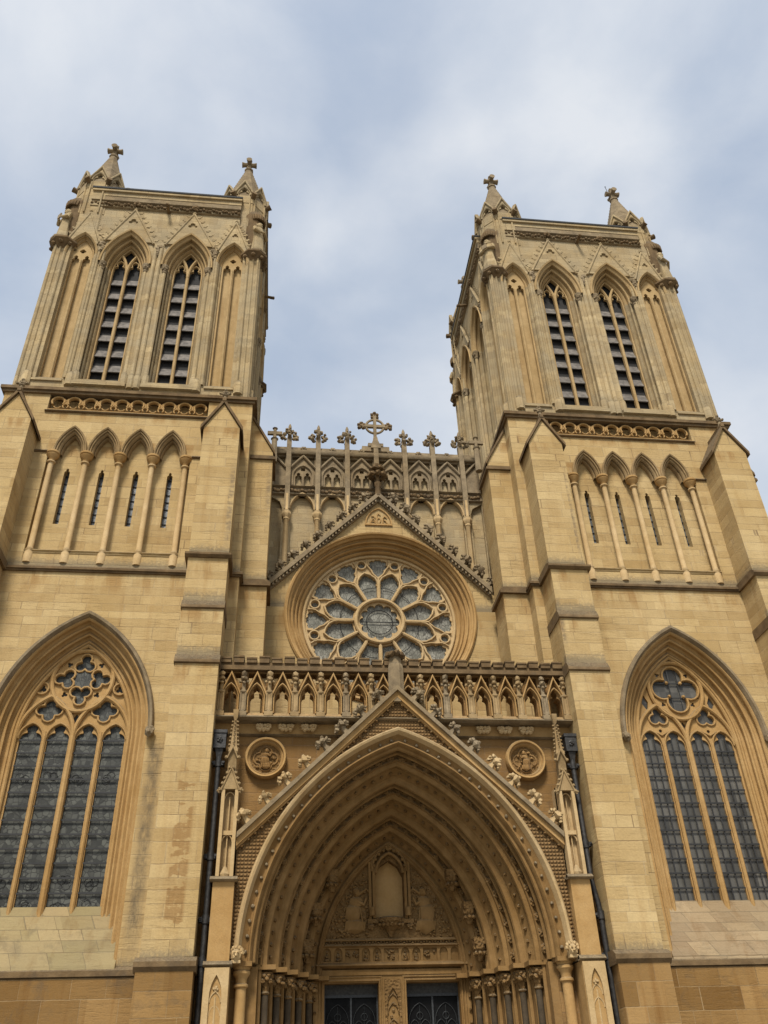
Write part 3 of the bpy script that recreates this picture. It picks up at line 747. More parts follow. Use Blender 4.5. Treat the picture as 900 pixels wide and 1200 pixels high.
    sl = MB().prism_x([(y + .1, 5.95), (y, 5.95), (-.06, 4.62), (-.1, 4.5), (.0, 4.4), (y + .1, 4.4)], -1.97, 1.97)
    P('sloping_sill', sl, 'algae' if style == 'L' else 'sill', parent=w, smooth=0)
big_window(-TX, 'L'); big_window(TX, 'R')

# ================================================================== NAVE GABLE AND ROSE WINDOW
RC = 14.78; RY = 2.0
gap_ = 19.30; gsl = 1.02
mb = MB().plate([(-3.85, 9.0), (3.85, 9.0), (3.85, 15.5), (3.7, 15.55), (0, gap_), (-3.7, 15.55), (-3.85, 15.5)], [circle(0, RC, 3.02, 96)], RY, RY + .9)
P('nave_gable_wall', mb, 'ashlar', smooth=0)
P('nave_body', MB().box(-3.7, 3.7, 2.9, 40, 0, 18.5), 'ashlar', smooth=0)
ro = MB().circ_loft([(3.08, .01), (3.08, -.05), (3.03, -.09), (2.98, -.07), (2.96, .0), (2.92, .02), (2.90, .06), (2.94, .10), (2.93, .16), (2.87, .18), (2.82, .14), (2.79, .17), (2.79, .21), (2.83, .25), (2.81, .31), (2.75, .33), (2.70, .29), (2.67, .32), (2.66, .36), (2.69, .41), (2.66, .46), (2.60, .42), (2.57, .45), (2.54, .50), (2.55, .54), (2.50, .57), (2.47, .62), (2.47, .9)], 0, RC)
ro.shift(0, RY, 0)
rose = P('rose_window', ro, 'gold', smooth=40)
def rt(s_, t_, a): return (s_ * math.cos(a) - t_ * math.sin(a), RC + s_ * math.sin(a) + t_ * math.cos(a))
holes = [foil(0, RC, .655, 12, 0)]
ptl = [(.875, .178), (1.18, .255), (1.30, .292), (1.34, .262), (1.44, .325), (1.55, .300), (1.565, .245), (1.67, .225), (1.69, .150), (1.775, .09)]
sm_ = [(.84, .20), (1.1, .265), (1.3, .325), (1.45, .345), (1.6, .30), (1.75, .17), (1.85, 0)]
og = [(1.68, .0), (1.84, .175), (1.93, .20), (1.94, .175), (2.03, .30), (2.14, .325), (2.15, .275), (2.28, .29), (2.33, .20), (2.31, .13), (2.375, .08)]
osm = [(1.58, 0), (1.78, .18), (1.93, .25), (2.08, .36), (2.2, .385), (2.32, .37)]
tr = MB(); ly = RY + .55
for k in range(12):
    a = R(15 + 30 * k)
    holes.append([rt(s_, t_, a) for s_, t_ in ptl] + [rt(1.81, 0, a)] + [rt(s_, -t_, a) for s_, t_ in ptl[::-1]])
    b = R(30 * k)
    holes.append([rt(s_, t_, b) for s_, t_ in og] + [rt(2.36, 0, b)] + [rt(s_, -t_, b) for s_, t_ in og[:0:-1]])
    holes.append(circle(*rt(2.17, 0, a), .12, 12))
tr.plate(circle(0, RC, 2.49, 72), holes, ly + .04, ly + .16)
for k in range(12):
    a = R(15 + 30 * k); b = R(30 * k)
    tr.bar([rt(s_, t_, a) for s_, t_ in sm_] + [rt(s_, -t_, a) for s_, t_ in sm_[-2::-1]], .06, .14, ly - .06)
    tr.bar([rt(.80, 0, b), rt(1.6, 0, b)], .07, .14, ly - .07)
    tr.bar([rt(s_, t_, b) for s_, t_ in osm[::-1]] + [rt(s_, -t_, b) for s_, t_ in osm[1:]], .05, .12, ly - .04)
    tr.bar(circle(*rt(2.17, 0, a), .155, 16), .055, .12, ly - .04, True)
tr.bar(circle(0, RC, .77, 48), .12, .18, ly - .1, True)
tr.bar(circle(0, RC, 2.45, 72), .09, .16, ly - .06, True)
P('tracery', tr, 'goldlight', parent=rose)
P('glass', MB().plate(circle(0, RC, 2.47, 48), [], ly + .12, ly + .14), 'glassRose', parent=rose, smooth=0)
bs = MB()
bs.rod(circle(0, RC, .43, 32), .014, ly + .06, True, 4); bs.rod([(-.62, RC), (.62, RC)], .016, ly + .06, n=4)
for k in range(12):
    a = R(15 + 30 * k); bs.rod([rt(1.25, -.24, a), rt(1.29, 0, a), rt(1.25, .24, a)], .011, ly + .06, n=4)
P('glazing_bars', bs, 'bar', parent=rose)
# gable coping with crockets
yc = RY - .22
cp = MB()
for s in (-1, 1):
    e = (s * 3.60, gap_ + .1 - gsl * 3.60)
    cp.plate([(0, gap_ + .12), (s * 3.62, gap_ + .12 - gsl * 3.62), (s * 3.62, gap_ - .07 - gsl * 3.62), (0, gap_ - .07)], [], yc, RY + .3)
    cp.plate([(0, gap_ - .07), (s * 3.62, gap_ - .07 - gsl * 3.62), (s * 3.62, gap_ - .2 - gsl * 3.62), (0, gap_ - .2)], [], RY - .1, RY + .1)
gc = P('gable_coping', cp, 'crisp', smooth=0)
nx, nz = gsl / math.hypot(1, gsl), 1 / math.hypot(1, gsl)
dn = MB()
for s in (-1, 1):
    for i in range(34):
        x = .1 + i * .105; dn.box(s * x - .025, s * x + .025, RY - .19, RY - .02, gap_ - .17 - gsl * x, gap_ - .06 - gsl * x)
P('dentils', dn, 'crisp', parent=gc, smooth=0)
for s in (-1, 1):
    for i in range(9):
        x = .35 + i * .395
        P('crocket', MB().crocket(s * x, yc + .1, gap_ + .1 - gsl * x, s * nx, nz, .25), 'crisp', parent=gc)
fn = MB().lathe([(.12, 19.3), (.09, 19.7), (.13, 19.78), (.13, 19.86), (.07, 19.9), (.06, 20.2)], 0, yc + .1, 8)
for dz, r, nn in ((20.2, .26, 8), (20.48, .18, 6)):
    for i in range(nn):
        t = 2 * pi * i / nn; fn.lump(r * math.cos(t), yc + .1 + r * .7 * math.sin(t), dz, .13, sz=.85)
fn.lump(0, yc + .1, 20.45, .16).lump(0, yc + .1, 20.68, .09)
P('gable_finial', fn, 'lichen')
# trefoil medallion
md = MB().arch_loft([(.47, -.01), (.46, -.06), (.42, -.05), (.40, .02), (.36, .04), (.34, .02), (.32, .06), (.32, .16)], .25, 18.2, None, 10).shift(0, RY, 0)
mo = P('gable_medallion', md, 'gold')
P('medallion_base', MB().prism_x([(RY - .05, 18.14), (RY - .05, 18.2), (RY + .02, 18.2), (RY + .02, 18.14)], -.47, .47), 'gold', parent=mo)
mr = MB()
for pth in ([(-.27, 18.22), (-.25, 18.36), (-.15, 18.40), (-.12, 18.34), (-.12, 18.22)], [(-.25, 18.5), (-.16, 18.52), (-.12, 18.44)], [(-.24, 18.3), (-.14, 18.3)],
            [(-.05, 18.22), (-.05, 18.56), (0, 18.64), (.06, 18.56)], [(-.05, 18.4), (.02, 18.46), (.07, 18.38), (.05, 18.28), (.0, 18.22)],
            [(.15, 18.22), (.14, 18.42), (.2, 18.52), (.27, 18.46)], [(.17, 18.36), (.25, 18.32), (.29, 18.22)]):
    mr.rod(pth, .024, RY - .03)
P('medallion_carving', mr, 'gold', parent=mo)

# arcaded wall above the gable
AY = 2.2; px_ = [i * 1.045 for i in range(-3, 4)]
bays = [(-2.5 + i) * 1.045 for i in range(6)]; hb = [-3.5 * 1.045, 3.5 * 1.045]
def gl(x): return 19.22 - gsl * abs(x)
low = []
for c in bays:
    if abs(c) < 1: continue
    p_ = arch(.40, .35, 18.83, None, 8, c); low.append([(c - .4, gl(c - .4) + .04)] + p_ + [(c + .4, gl(c + .4) + .04)])
for q in (-1, 1): low.append([(q * 3.72, gl(3.72) + .05), (q * 3.3, gl(3.3) + .05), (q * 3.3, 18.9), (q * 3.38, 19.15), (q * 3.72, 19.36)])
mb = MB().plate([(-3.75, gl(3.75)), (0, gl(0)), (3.75, gl(3.75)), (3.75, 21.2), (-3.75, 21.2)], [], AY + .15, AY + .7)
mb.plate([(-3.75, gl(3.75)), (0, gl(0)), (3.75, gl(3.75)), (3.75, 19.42), (-3.75, 19.42)], low, AY, AY + .16)
aw = P('arcaded_wall', mb, 'belfry', smooth=0)
for c in [q for q in bays if abs(q) > 1]:
    P('arch_mould', MB().arch_loft([(.46, .01), (.45, -.05), (.41, -.04), (.39, .02), (.39, .1)], .35, 18.83, None, 8, c).shift(0, AY, 0), 'goldlight', parent=aw)
for c in (-3.135, -2.09, -1.045, 1.045, 2.09, 3.135):
    z0 = gl(c) + .02
    sh_ = MB().lathe([(.09, min(z0, 18.2)), (.09, 18.3), (.12, 18.34), (.1, 18.4), (.17, 18.52), (.17, 18.6), (.1, 18.72), (.1, 19.4)], c, AY - .08, 8)
    P('wall_shaft', sh_, 'goldlight', parent=aw)
fz = MB().prism_x(string_prof(AY, 19.83, .1, .12), -3.75, 3.75).prism_x(string_prof(AY, 19.5, .1, .09), -3.75, 3.75).box(-3.75, 3.75, AY - .02, AY + .16, 19.42, 19.8)
fr = P('foliage_frieze', fz, 'crisp')
fo = MB()
for i in range(62): fo.lump(-3.7 + i * .12, AY - .05, 19.61 + .03 * math.sin(i * 2.3), .075, sy=.7)
P('foliage', fo, 'lichen', parent=fr)
# panelled parapet
holes = []; back = MB().box(-3.75, 3.75, AY + .16, AY + .3, 19.8, 20.75)
for c in bays + hb:
    w = .18
    if abs(c) < 3.3:
        holes += [lightpts(c - .155, .115, 19.85, 20.22, 1.2), lightpts(c + .155, .115, 19.85, 20.22, 1.2), foil(c, 20.58, .09, 4, pi / 4)]
    for s in (-1, 1):
        q = [(c + s * .13, 21.14), (c + s * .40, 21.14), (c + s * .40, 20.78)]
        if abs(c) < 3.3 or s * c < 0: holes.append(q)
par = MB().plate([(-3.75, 19.8), (3.75, 19.8), (3.75, 21.2), (-3.75, 21.2)], holes, AY, AY + .17)
for c in bays + hb:
    s_ = [(-.44, 20.62), (0, 21.16), (.44, 20.62)]
    if abs(c) > 3.3: s_ = s_[:2] if c > 0 else s_[1:]
    par.bar([(c + x, z) for x, z in s_], .09, .12, AY - .1)
    if abs(c) < 3.3: par.bar(arch(.36, .15, 20.25, 19.85, 8, c), .07, .1, AY - .07)
pa = P('pierced_parapet', par, 'crisp')
P('panel_backing', back, 'gold', parent=pa, smooth=0)
cpg = MB().prism_x([(AY - .12, 21.2), (AY - .16, 21.26), (AY - .16, 21.36), (AY - .05, 21.4), (AY - .05, 21.55), (AY + .1, 21.62), (AY + .4, 21.5), (AY + .4, 21.2)], -3.75, 3.75)
cpg.box(-.5, .5, AY - .1, AY + .3, 21.5, 21.72).box(-.28, .28, AY - .12, AY + .3, 21.72, 21.86)
for c in bays: cpg.foliage(c, AY - .08, 21.46, .12, 6)
P('coping', cpg, 'crisp', parent=pa)
for c in px_:
    if abs(c) < .01: continue
    m = MB().box(c - .085, c + .085, AY - .17, AY + .05, 18.75, 21.9)
    m.lathe([(.09, 21.85), (.08, 22.1), (.06, 22.5), (.02, 22.62)], c, AY - .06, 8)
    pi_ = P('pinnacle', m, 'crisp')
    f = MB()
    for dx, dz, l_ in ((.25, 21.96, .075), (.17, 21.90, .06), (.30, 22.06, .06), (.17, 22.10, .075), (.22, 22.18, .05), (.09, 22.26, .07), (.12, 22.34, .045)):
        for q in (-1, 1):
            f.lump(c + q * dx * rnd.uniform(.9, 1.08), AY - .06 + rnd.uniform(-.06, .06), dz + rnd.uniform(-.02, .02), l_ * rnd.uniform(1.1, 1.45), j=.3)
            f.lump(c + rnd.uniform(-.03, .03), AY - .06 + q * dx * .75, dz, l_ * 1.1, j=.3)
    f.lump(c, AY - .06, 22.40, .065).tube([(c, AY - .06, 22.3), (c, AY - .06, 22.58)], [.06, .015], 6)
    P('leaf_finial', f, 'crisp', parent=pi_)
crs = MB().box(-.085, .085, AY - .17, AY + .05, 19.9, 21.6)
crs.lathe([(.26, 21.6), (.18, 21.9), (.14, 22.0), (.1, 22.2)], 0, AY, 4, pi / 4)
crs.box(-.055, .055, AY - .06, AY + .06, 22.0, 23.3).box(-.52, .52, AY - .055, AY + .055, 22.7, 22.82)
crs.rod(circle(0, 22.76, .33, 28), .05, AY, True)
pc = P('gable_cross', crs, 'crisp')
f = MB()
for x, z in ((0, 23.28), (-.5, 22.76), (.5, 22.76)):
    for dx, dz in ((0, 0), (.09, .06), (-.09, .06), (.08, -.08), (-.08, -.08), (0, .13)): f.lump(x + dx, AY, z + dz, .085)
P('cross_foliage', f, 'lichen', parent=pc)
for s in (-1, 1):
    m = MB().lathe([(.13, 20.5), (.1, 21.5), (.14, 21.55), (.07, 21.62), (.06, 22.0), (.1, 22.04), (.02, 22.1)], s * 3.66, AY - .45, 8)
    m.box(s * 3.66 - .26, s * 3.66 + .26, AY - .5, AY - .4, 21.75, 21.88)
    P('small_cross', m, 'crisp')

# ================================================================== PORCH
PY = -.35; pk = 1.72; pzs = 4.62
mb = MB().plate([(-4.69, 0), (-3.5, 0), (-3.5, 4.5)] + arch(3.6, pk, pzs, None, 24) + [(3.5, 4.5), (3.5, 0), (4.69, 0), (4.69, 9.82), (-4.69, 9.82)], [], PY, PY + .3)
mb.box(-4.69, 4.69, PY + .31, 2.2, 9.85, 10.0)
mb.box(-4.69, -3.9, PY + .3, 2.0, 0, 9.85).box(3.9, 4.69, PY + .3, 2.0, 0, 9.85)
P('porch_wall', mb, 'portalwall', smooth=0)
# jamb masonry behind the shafts, stepping in with the orders
NO = 6
OY = [-.55 + i * .46 for i in range(NO + 1)]
OA = [3.46 - i * .263 for i in range(NO + 1)]
prof = [(3.87, PY), (3.87, -.72), (3.855, -.80), (3.81, -.86), (3.76, -.84), (3.72, -.76), (3.70, -.70), (3.65, -.66), (3.59, -.63), (3.55, -.65), (3.53, -.70), (3.50, -.71), (3.47, -.67), (3.45, -.62), (3.44, -.58), (3.44, -.50)]
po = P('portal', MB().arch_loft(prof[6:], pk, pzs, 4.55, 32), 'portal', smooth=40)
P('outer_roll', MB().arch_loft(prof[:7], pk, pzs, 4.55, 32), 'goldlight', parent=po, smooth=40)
for s in (-1, 1):
    jm = MB()
    for i in range(NO):
        jm.box(min(s * (OA[i + 1] + .12), s * 3.93), max(s * (OA[i + 1] + .12), s * 3.93), OY[i] + .22, OY[i + 1] + .22, 0, 4.5)
    P('portal_jamb', jm, 'portal', parent=po, smooth=0)
for i in range(NO):
    a0, y0, a1, y1 = OA[i], OY[i], OA[i + 1], OY[i + 1]
    r = .075
    prof = [(a0 + .02, y0 - .02)]
    prof += [(a0 - .03 + .07 * math.cos(t), y0 + .05 + .07 * math.sin(t)) for t in (R(-90), R(-130), R(-180), R(-225))]
    prof += [(a0 - .01, y0 + .12), (a0 + .035, y0 + .15), (a0 + .02, y0 + .21)]
    prof += [(a0 - .09 + .05 * math.cos(t), y0 + .25 + .05 * math.sin(t)) for t in (R(-60), R(-120), R(-180), R(-240))]
    prof += [(a0 - .05, y0 + .33), (a0 - .03, y0 + .37), (a0 - .06, y0 + .43), (a0 - .13, y0 + .445), (a0 - .17, y0 + .42), (a0 - .20, y0 + .38), (a1 + .035, y1 - .09), (a1 + .02, y1 - .02)]
    if i % 2:      # a broad, flatter order with a single hollow
        prof = [(a0 + .02, y0 - .02)] + [(a0 - .035 + .055 * math.cos(t), y0 + .04 + .055 * math.sin(t)) for t in (R(-90), R(-135), R(-180), R(-225))]
        prof += [(a0 - .01, y0 + .09), (a0 + .02, y0 + .12), (a0 - .02, y0 + .17), (a0 - .075, y0 + .19), (a0 - .085, y0 + .22), (a0 - .19, y0 + .39), (a0 - .17, y0 + .42), (a1 + .03, y1 - .03), (a1 + .02, y1 - .02)]
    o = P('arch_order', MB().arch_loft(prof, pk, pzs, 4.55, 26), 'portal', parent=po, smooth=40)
    # carved bosses in the hollows
    bo = MB(); aa = a0 - (.135 if i % 2 == 0 else .14); yy = y0 + (.43 if i % 2 == 0 else .31); rr = aa + pk; t1 = math.acos(pk / rr)
    nb = int(rr * t1 / (.34 if i % 2 == 0 else .26))
    for s in (-1, 1):
        for j in range(nb):
            t = t1 * (j + .5) / nb; x = (-pk + rr * math.cos(t)) * s; z = pzs + rr * math.sin(t)
            if i % 2 == 0: bo.foliage(x, yy - .03, z, .115, 5)
            else: bo.lump(x, yy - .03, z, .05)
    a3 = a0 - .045; r3 = a3 + pk; t3 = math.acos(pk / r3); n3 = int(r3 * t3 / .095)
    if i % 2:
        for s in (-1, 1):
            for j in range(n3):
                t = t3 * (j + .5) / n3; bo.lump((-pk + r3 * math.cos(t)) * s, y0 + .135, pzs + r3 * math.sin(t), .024)
    P('carved_boss', bo, 'relief', parent=po)
# broad front arch: pale outer roll, hollow with studs, inner roll
bo = MB(); aa = 3.60; rr = aa + pk; t1 = math.acos(pk / rr)
for s in (-1, 1):
    for j in range(21):
        t = t1 * (j + .4) / 21; bo.lump((-pk + rr * math.cos(t)) * s, -.67, pzs + rr * math.sin(t), .045)
P('studs', bo, 'crisp', parent=po)
for s in (-1, 1):
    hd = MB().lump(s * 3.79, -.84, 4.66, .13, sz=1.2, j=.08).lump(s * 3.79, -.97, 4.65, .04).lump(s * 3.75, -.95, 4.71, .03).lump(s * 3.83, -.95, 4.71, .03)
    for j in range(7):
        t = pi * j / 6; hd.lump(s * 3.79 + .13 * math.cos(t), -.84, 4.70 + .12 * math.sin(t), .055)
    hd.box(s * 3.79 - .1, s * 3.79 + .1, -.9, -.5, 4.50, 4.56)
    P('head_stop', hd, 'goldlight', parent=po)
# canopies for figures in the inner orders
for s in (-1, 1):
    for t in (.13, .36, .60):
        aa = 2.18; rr = aa + pk; x = s * (-pk + rr * math.cos(t * .95)); z = pzs + rr * math.sin(t * .95) - .05
        c = MB()
        c.lathe([(.05, z - .26), (.09, z - .2), (.12, z - .06), (.17, z), (.17, z + .1), (.13, z + .14)], x, 1.55, 8)
        for q in range(7): c.lump(x + .13 * math.cos(q * .9), 1.52 + .13 * math.sin(q * .9), z - .1, .055)
        c.box(x - .15, x + .15, 1.4, 1.75, z + .1, z + .26)
        P('figure_canopy', c, 'relief', parent=po)
# shafts and capitals of the splayed jambs
for s in (-1, 1):
    for i in range(NO):
        x, y = s * (OA[i] - .06), OY[i] + .16
        if i == 0: continue
        P('marble_shaft', MB().lathe([(.1, 0), (.1, .5), (.075, .6), (.075, 4.05)], x, y, 14), 'marble', parent=po)
        P('shaft_moulding', MB().lathe([(.05, 0), (.05, 4.5)], s * (OA[i] + .08), y - .14, 8).lathe([(.045, 0), (.045, 4.5)], s * (OA[i] + .14), y - .08, 8), 'portal', parent=po)
        cp = MB().lathe([(.085, 3.98), (.105, 4.01), (.08, 4.05), (.09, 4.12), (.15, 4.34), (.17, 4.42)], x, y, 10)
        for q in range(9):
            t = 2 * pi * q / 9; cp.lump(x + .14 * math.cos(t), y + .14 * math.sin(t), 4.24 + .05 * (q % 2), .07)
            cp.lump(x + .15 * math.cos(t + .3), y + .15 * math.sin(t + .3), 4.35, .055)
        P('capital', cp, 'relief', parent=po)
    x, y = s * 3.66, -.5
    P('stone_shaft', MB().lathe([(.16, 0), (.16, .5), (.12, .6), (.12, 4.05), (.16, 4.08), (.16, 4.12), (.12, 4.15), (.13, 4.25), (.19, 4.33), (.19, 4.38), (.16, 4.40), (.2, 4.46), (.2, 4.5)], x, y, 16), 'gold', parent=po)
    ab = MB()
    for i in range(NO + 1):
        xx = (3.66 if i == 0 else OA[i] - .06); yy = (-.5 if i == 0 else OY[i] + .16) if i < NO else 2.2
        hw_ = .22
        ab.box(s * xx - hw_, s * xx + hw_, yy - .22 - i * .002, yy + .3, 4.46 + i * .003, 4.56 + i * .003)
    P('abacus', ab, 'portal', parent=po, smooth=0)
# tympanum
TY = 2.2
ty = MB().plate(arch(1.9, pk, pzs, 4.72, 20), [[(-.38, 5.95), (.38, 5.95), (.38, 6.95), (.24, 7.2), (0, 7.36), (-.24, 7.2), (-.38, 6.95)]], TY + .05, TY + .4)
tp = P('tympanum', ty, 'relief', smooth=0)
am = MB().arch_loft([(1.93, .0), (1.90, -.1), (1.85, -.12), (1.82, -.06), (1.79, -.07), (1.76, -.02), (1.76, .1)], pk, pzs, 4.56, 20).shift(0, TY, 0)
P('tympanum_arch', am, 'portal', parent=tp, smooth=40)
P('niche_back', MB().box(-.4, .4, TY + .28, TY + .34, 5.9, 7.4), 'gold', parent=tp, smooth=0)
fg = MB()      # scrolling leaves
def inside(x, z): return math.hypot(abs(x) + pk, z - pzs) < 1.72 + pk
for i in range(620):
    x = rnd.uniform(-1.65, 1.65); z = rnd.uniform(5.45, 7.5)
    if abs(x) < .5 or not inside(x, z): continue
    fg.lump(x, TY + .05, z, rnd.uniform(.028, .052), sy=1.5)
for i in range(42):
    x = rnd.uniform(-1.6, 1.6); z = rnd.uniform(5.5, 7.4)
    if abs(x) < .62 or not inside(x * 1.06, z + .1): continue
    t0 = rnd.uniform(0, 6); fg.rod([(x + .09 * (1 - j / 14) * math.cos(t0 + j * .7), z + .09 * (1 - j / 14) * math.sin(t0 + j * .7)) for j in range(11)], .014, TY + .03, n=4)
P('leaf_scrolls', fg, 'portal', parent=tp)
def relief_figure(mb, x, z, h, y, lean=1):     # kneeling robed figure in relief, facing the centre
    mb.lump(x + lean * .04 * h, y, z + h * .86, h * .105, sz=1.2, j=.05)
    mb.lump(x + lean * .02 * h, y, z + h * .66, h * .17, sz=.9, sy=.5, j=.06)
    mb.lump(x - lean * .05 * h, y, z + h * .42, h * .2, sz=1.3, sy=.5, j=.06)
    mb.lump(x, y, z + h * .16, h * .24, sx=1.15, sz=.8, sy=.45, j=.08)
    mb.tube([(x + lean * .05 * h, y - .02, z + h * .68), (x + lean * .2 * h, y - .03, z + h * .6), (x + lean * .26 * h, y - .03, z + h * .74)], [h * .06, h * .05, h * .035], 6)
    for q in range(5):
        mb.tube([(x - .12 * h + q * .06 * h, y - .05, z + h * .5), (x - .16 * h + q * .09 * h, y - .05, z + h * .05)], h * .018, 5)
for s in (-1, 1):
    f = MB(); relief_figure(f, s * .92, 5.55, 1.15, TY + .03, -s)
    f.tube([(s * .8, TY, 6.5), (s * .62, TY, 6.62), (s * .55, TY, 6.55)], [.04, .03, .03], 6)
    P('kneeling_angel', f, 'portal', parent=tp)
nc = MB()
for s in (-1, 1):
    nc.box(s * .42 - .035, s * .42 + .035, TY - .06, TY + .1, 5.9, 7.15); nc.box(s * .52 - .035, s * .52 + .035, TY - .04, TY + .1, 5.8, 7.3)
    nc.lathe([(.09, 5.95), (.07, 6.05), (.08, 6.1), (.06, 6.16)], s * .47, TY - .08, 8)
    for q in range(6): nc.lump(s * .46, TY - .04, 7.15 + q * .05, .055 - q * .005)
nc.bar(arch(.36, .18, 7.0, None, 10), .07, .1, TY - .14).bar(arch(.46, .3, 7.05, None, 10), .06, .1, TY - .1)
for q in range(9):
    t = pi * (q + .5) / 9; nc.lump(.42 * math.cos(t), TY - .08, 7.1 + .5 * math.sin(t), .05)
nc.foliage(0, TY - .08, 7.68, .11, 6)
P('niche_frame', nc, 'portal', parent=tp)
br = MB().lathe([(.04, 5.45), (.08, 5.55), (.12, 5.62), (.3, 5.74), (.36, 5.8), (.36, 5.88), (.3, 5.92)], 0, TY + .02, 8)
br.box(-.6, .6, TY - .08, TY + .1, 5.78, 5.88)
for q in range(7): br.lump(-.3 + q * .1, TY - .25 + abs(q - 3) * .03, 5.73, .055)
for s in (-1, 1): br.foliage(s * .52, TY - .04, 5.72, .1, 5)
P('niche_bracket', br, 'relief', parent=tp)
# lintel: frieze and row of eleven panels
li = MB().box(-1.95, 1.95, TY - .03, TY + .3, 4.60, 4.72).prism_x(string_prof(TY, 4.88, .12, .12), -1.92, 1.92).box(-1.9, 1.9, TY + .04, TY + .1, 4.85, 5.25)
li.prism_x(string_prof(TY, 5.30, .07, .07), -1.88, 1.88).prism_x(string_prof(TY, 5.42, .05, .06), -1.86, 1.86)
ln = P('lintel', li, 'portal')
pn = MB(); fgm = MB(); x = -1.78; ws = [.27, .27, .40, .27, .27, .42, .27, .27, .40, .27, .27]; tot = sum(ws); gp = (3.56 - tot) / 11
hl = []
for i, w_ in enumerate(ws):
    c = x + w_ / 2
    if w_ < .3: hl.append(arch(w_ / 2 - .03, .02, 5.10, 4.91, 5, c))
    else: hl.append([(c - w_ / 2 + .02, 4.91), (c + w_ / 2 - .02, 4.91), (c + w_ / 2 - .02, 5.2), (c - w_ / 2 + .02, 5.2)])
    if i < 9:
        if w_ < .3:
            fgm.lump(c, TY + .02, 5.13, .032).lump(c, TY + .02, 5.03, .06, sz=1.1).lump(c, TY + .02, 4.95, .075, sz=.7)
        else:
            for q in range(9): fgm.lump(c + rnd.uniform(-.13, .13), TY + .02, 5.05 + rnd.uniform(-.1, .1), .04)
    x += w_ + gp
pn.plate([(-1.85, 4.88), (1.85, 4.88), (1.85, 5.24), (-1.85, 5.24)], hl, TY - .02, TY + .05)
P('panel_row', pn, 'portal', parent=ln, smooth=0); P('panel_figures', fgm, 'relief', parent=ln)
sc_ = MB()
for i in range(50): sc_.lump(-1.8 + i * .0735, TY - .02, 5.34 + .018 * math.sin(i * 2.1), .03)
P('scroll_band', sc_, 'relief', parent=ln)
# doors
DY = 2.5
fm = MB().plate([(-1.97, 0), (-1.97, 4.6), (1.97, 4.6), (1.97, 0), (1.70, 0), (1.70, 4.43), (.35, 4.43), (.35, 0), (-.35, 0), (-.35, 4.43), (-1.70, 4.43), (-1.70, 0)], [], TY, DY + .2)
for s in (-1, 1):
    for d, yy in ((.05, -.05), (.13, -.03)):
        fm.bar([(s * (.35 - d * .6), 0), (s * (.35 - d * .6), 4.43 + d), (s * (1.7 + d), 4.43 + d), (s * (1.7 + d), 0)], .05, .08, TY + yy)
df = P('door_frame', fm, 'portal', smooth=0)
pm = MB().plate([(-.2, 2.4), (.2, 2.4), (.2, 4.5), (-.2, 4.5)], [arch(.15, .5, 3.9, 2.5, 8)], TY - .05, TY + .01)
for z in (3.75, 3.95, 3.4): pm.bar(arch(.14, .12, z, None, 6), .035, .05, TY - .04)
for q in range(10): pm.lump(rnd.uniform(-.07, .07), TY, 2.7 + q * .14, .045)
P('trumeau_panel', pm, 'relief', parent=df)
bd_ = MB()
for s in (-1, 1):
    for q in range(12): bd_.lump(s * 1.93, TY - .03, 1.0 + q * .28, .04)
P('frame_studs', bd_, 'relief', parent=df)
for s in (-1, 1):
    c = s * 1.025
    d = P('glazed_door', MB().box(c - .675, c + .675, DY, DY + .03, 0, 4.2), 'glassDoor', smooth=0)
    P('door_head', MB().box(c - .675, c + .675, DY - .03, DY + .02, 4.18, 4.43), 'doorfilm', parent=d, smooth=0)
    ir = MB()
    for x in (c - .66, c, c + .66): ir.box(x - .022, x + .022, DY - .04, DY - .01, .0, 4.2)
    ir.box(c - .66, c + .66, DY - .05, DY - .02, 4.14, 4.2)
    for x in (c - .33, c + .33):
        ir.rod(arch(.27, .16, 3.6, 3.2, 8, x), .010, DY - .03, n=4); ir.rod([(x, 2.5), (x, 3.95)], .008, DY - .03, n=4)
        ir.rod(circle(x, 3.72, .08, 10), .008, DY - .03, True, 4)
        for q in (-1, 1): ir.rod(arch(.125, .08, 3.45, 3.0, 6, x + q * .135), .008, DY - .03, n=4)
    P('iron_tracery', ir, simple('door ironwork grey', (.022, .024, .025), .6), parent=d)
P('portal_backing', MB().box(-2.2, 2.2, DY + .05, DY + .3, 0, 8.2), 'dark', smooth=0)

# porch gable with diaper field
gz = 11.02; gs = .955; GY = -.74
arcs = arch(3.84, pk, pzs, None, 28)
gp_ = [(x, z) for x, z in arcs if z > 6.0]
fld = MB().plate([(-3.93, gz - gs * 3.93 - .2)] + [(-3.93, 4.62)] + arcs + [(3.93, 4.62), (3.93, gz - gs * 3.93 - .2), (0, gz - .2)], [], GY, PY)
gf = P('porch_gable', fld, 'diaper', smooth=0)
cp = MB(); cq = MB()
for s in (-1, 1):
    L_ = 3.95
    cp.plate([(0, gz + .0), (s * L_, gz - gs * L_), (s * L_, gz - .13 - gs * L_), (0, gz - .13)], [], GY - .22, PY + .05)
    cq.plate([(0, gz - .13), (s * L_, gz - .13 - gs * L_), (s * L_, gz - .30 - gs * L_), (0, gz - .30)], [], GY - .13, GY + .01)
    cq.plate([(0, gz - .30), (s * L_, gz - .30 - gs * L_), (s * L_, gz - .36 - gs * L_), (0, gz - .36)], [], GY - .06, GY + .01)
gcp = P('gable_coping', cp, 'crisp', smooth=0)
P('coping_mould', cq, 'gold', parent=gcp, smooth=0)
st = MB()
for s in (-1, 1):
    for i in range(26):
        x = .12 + i * .148; st.lump(s * x, GY - .05, gz - .40 - gs * x, .04)
P('mould_studs', st, 'relief', parent=gcp)
nx, nz = gs / math.hypot(1, gs), 1 / math.hypot(1, gs)
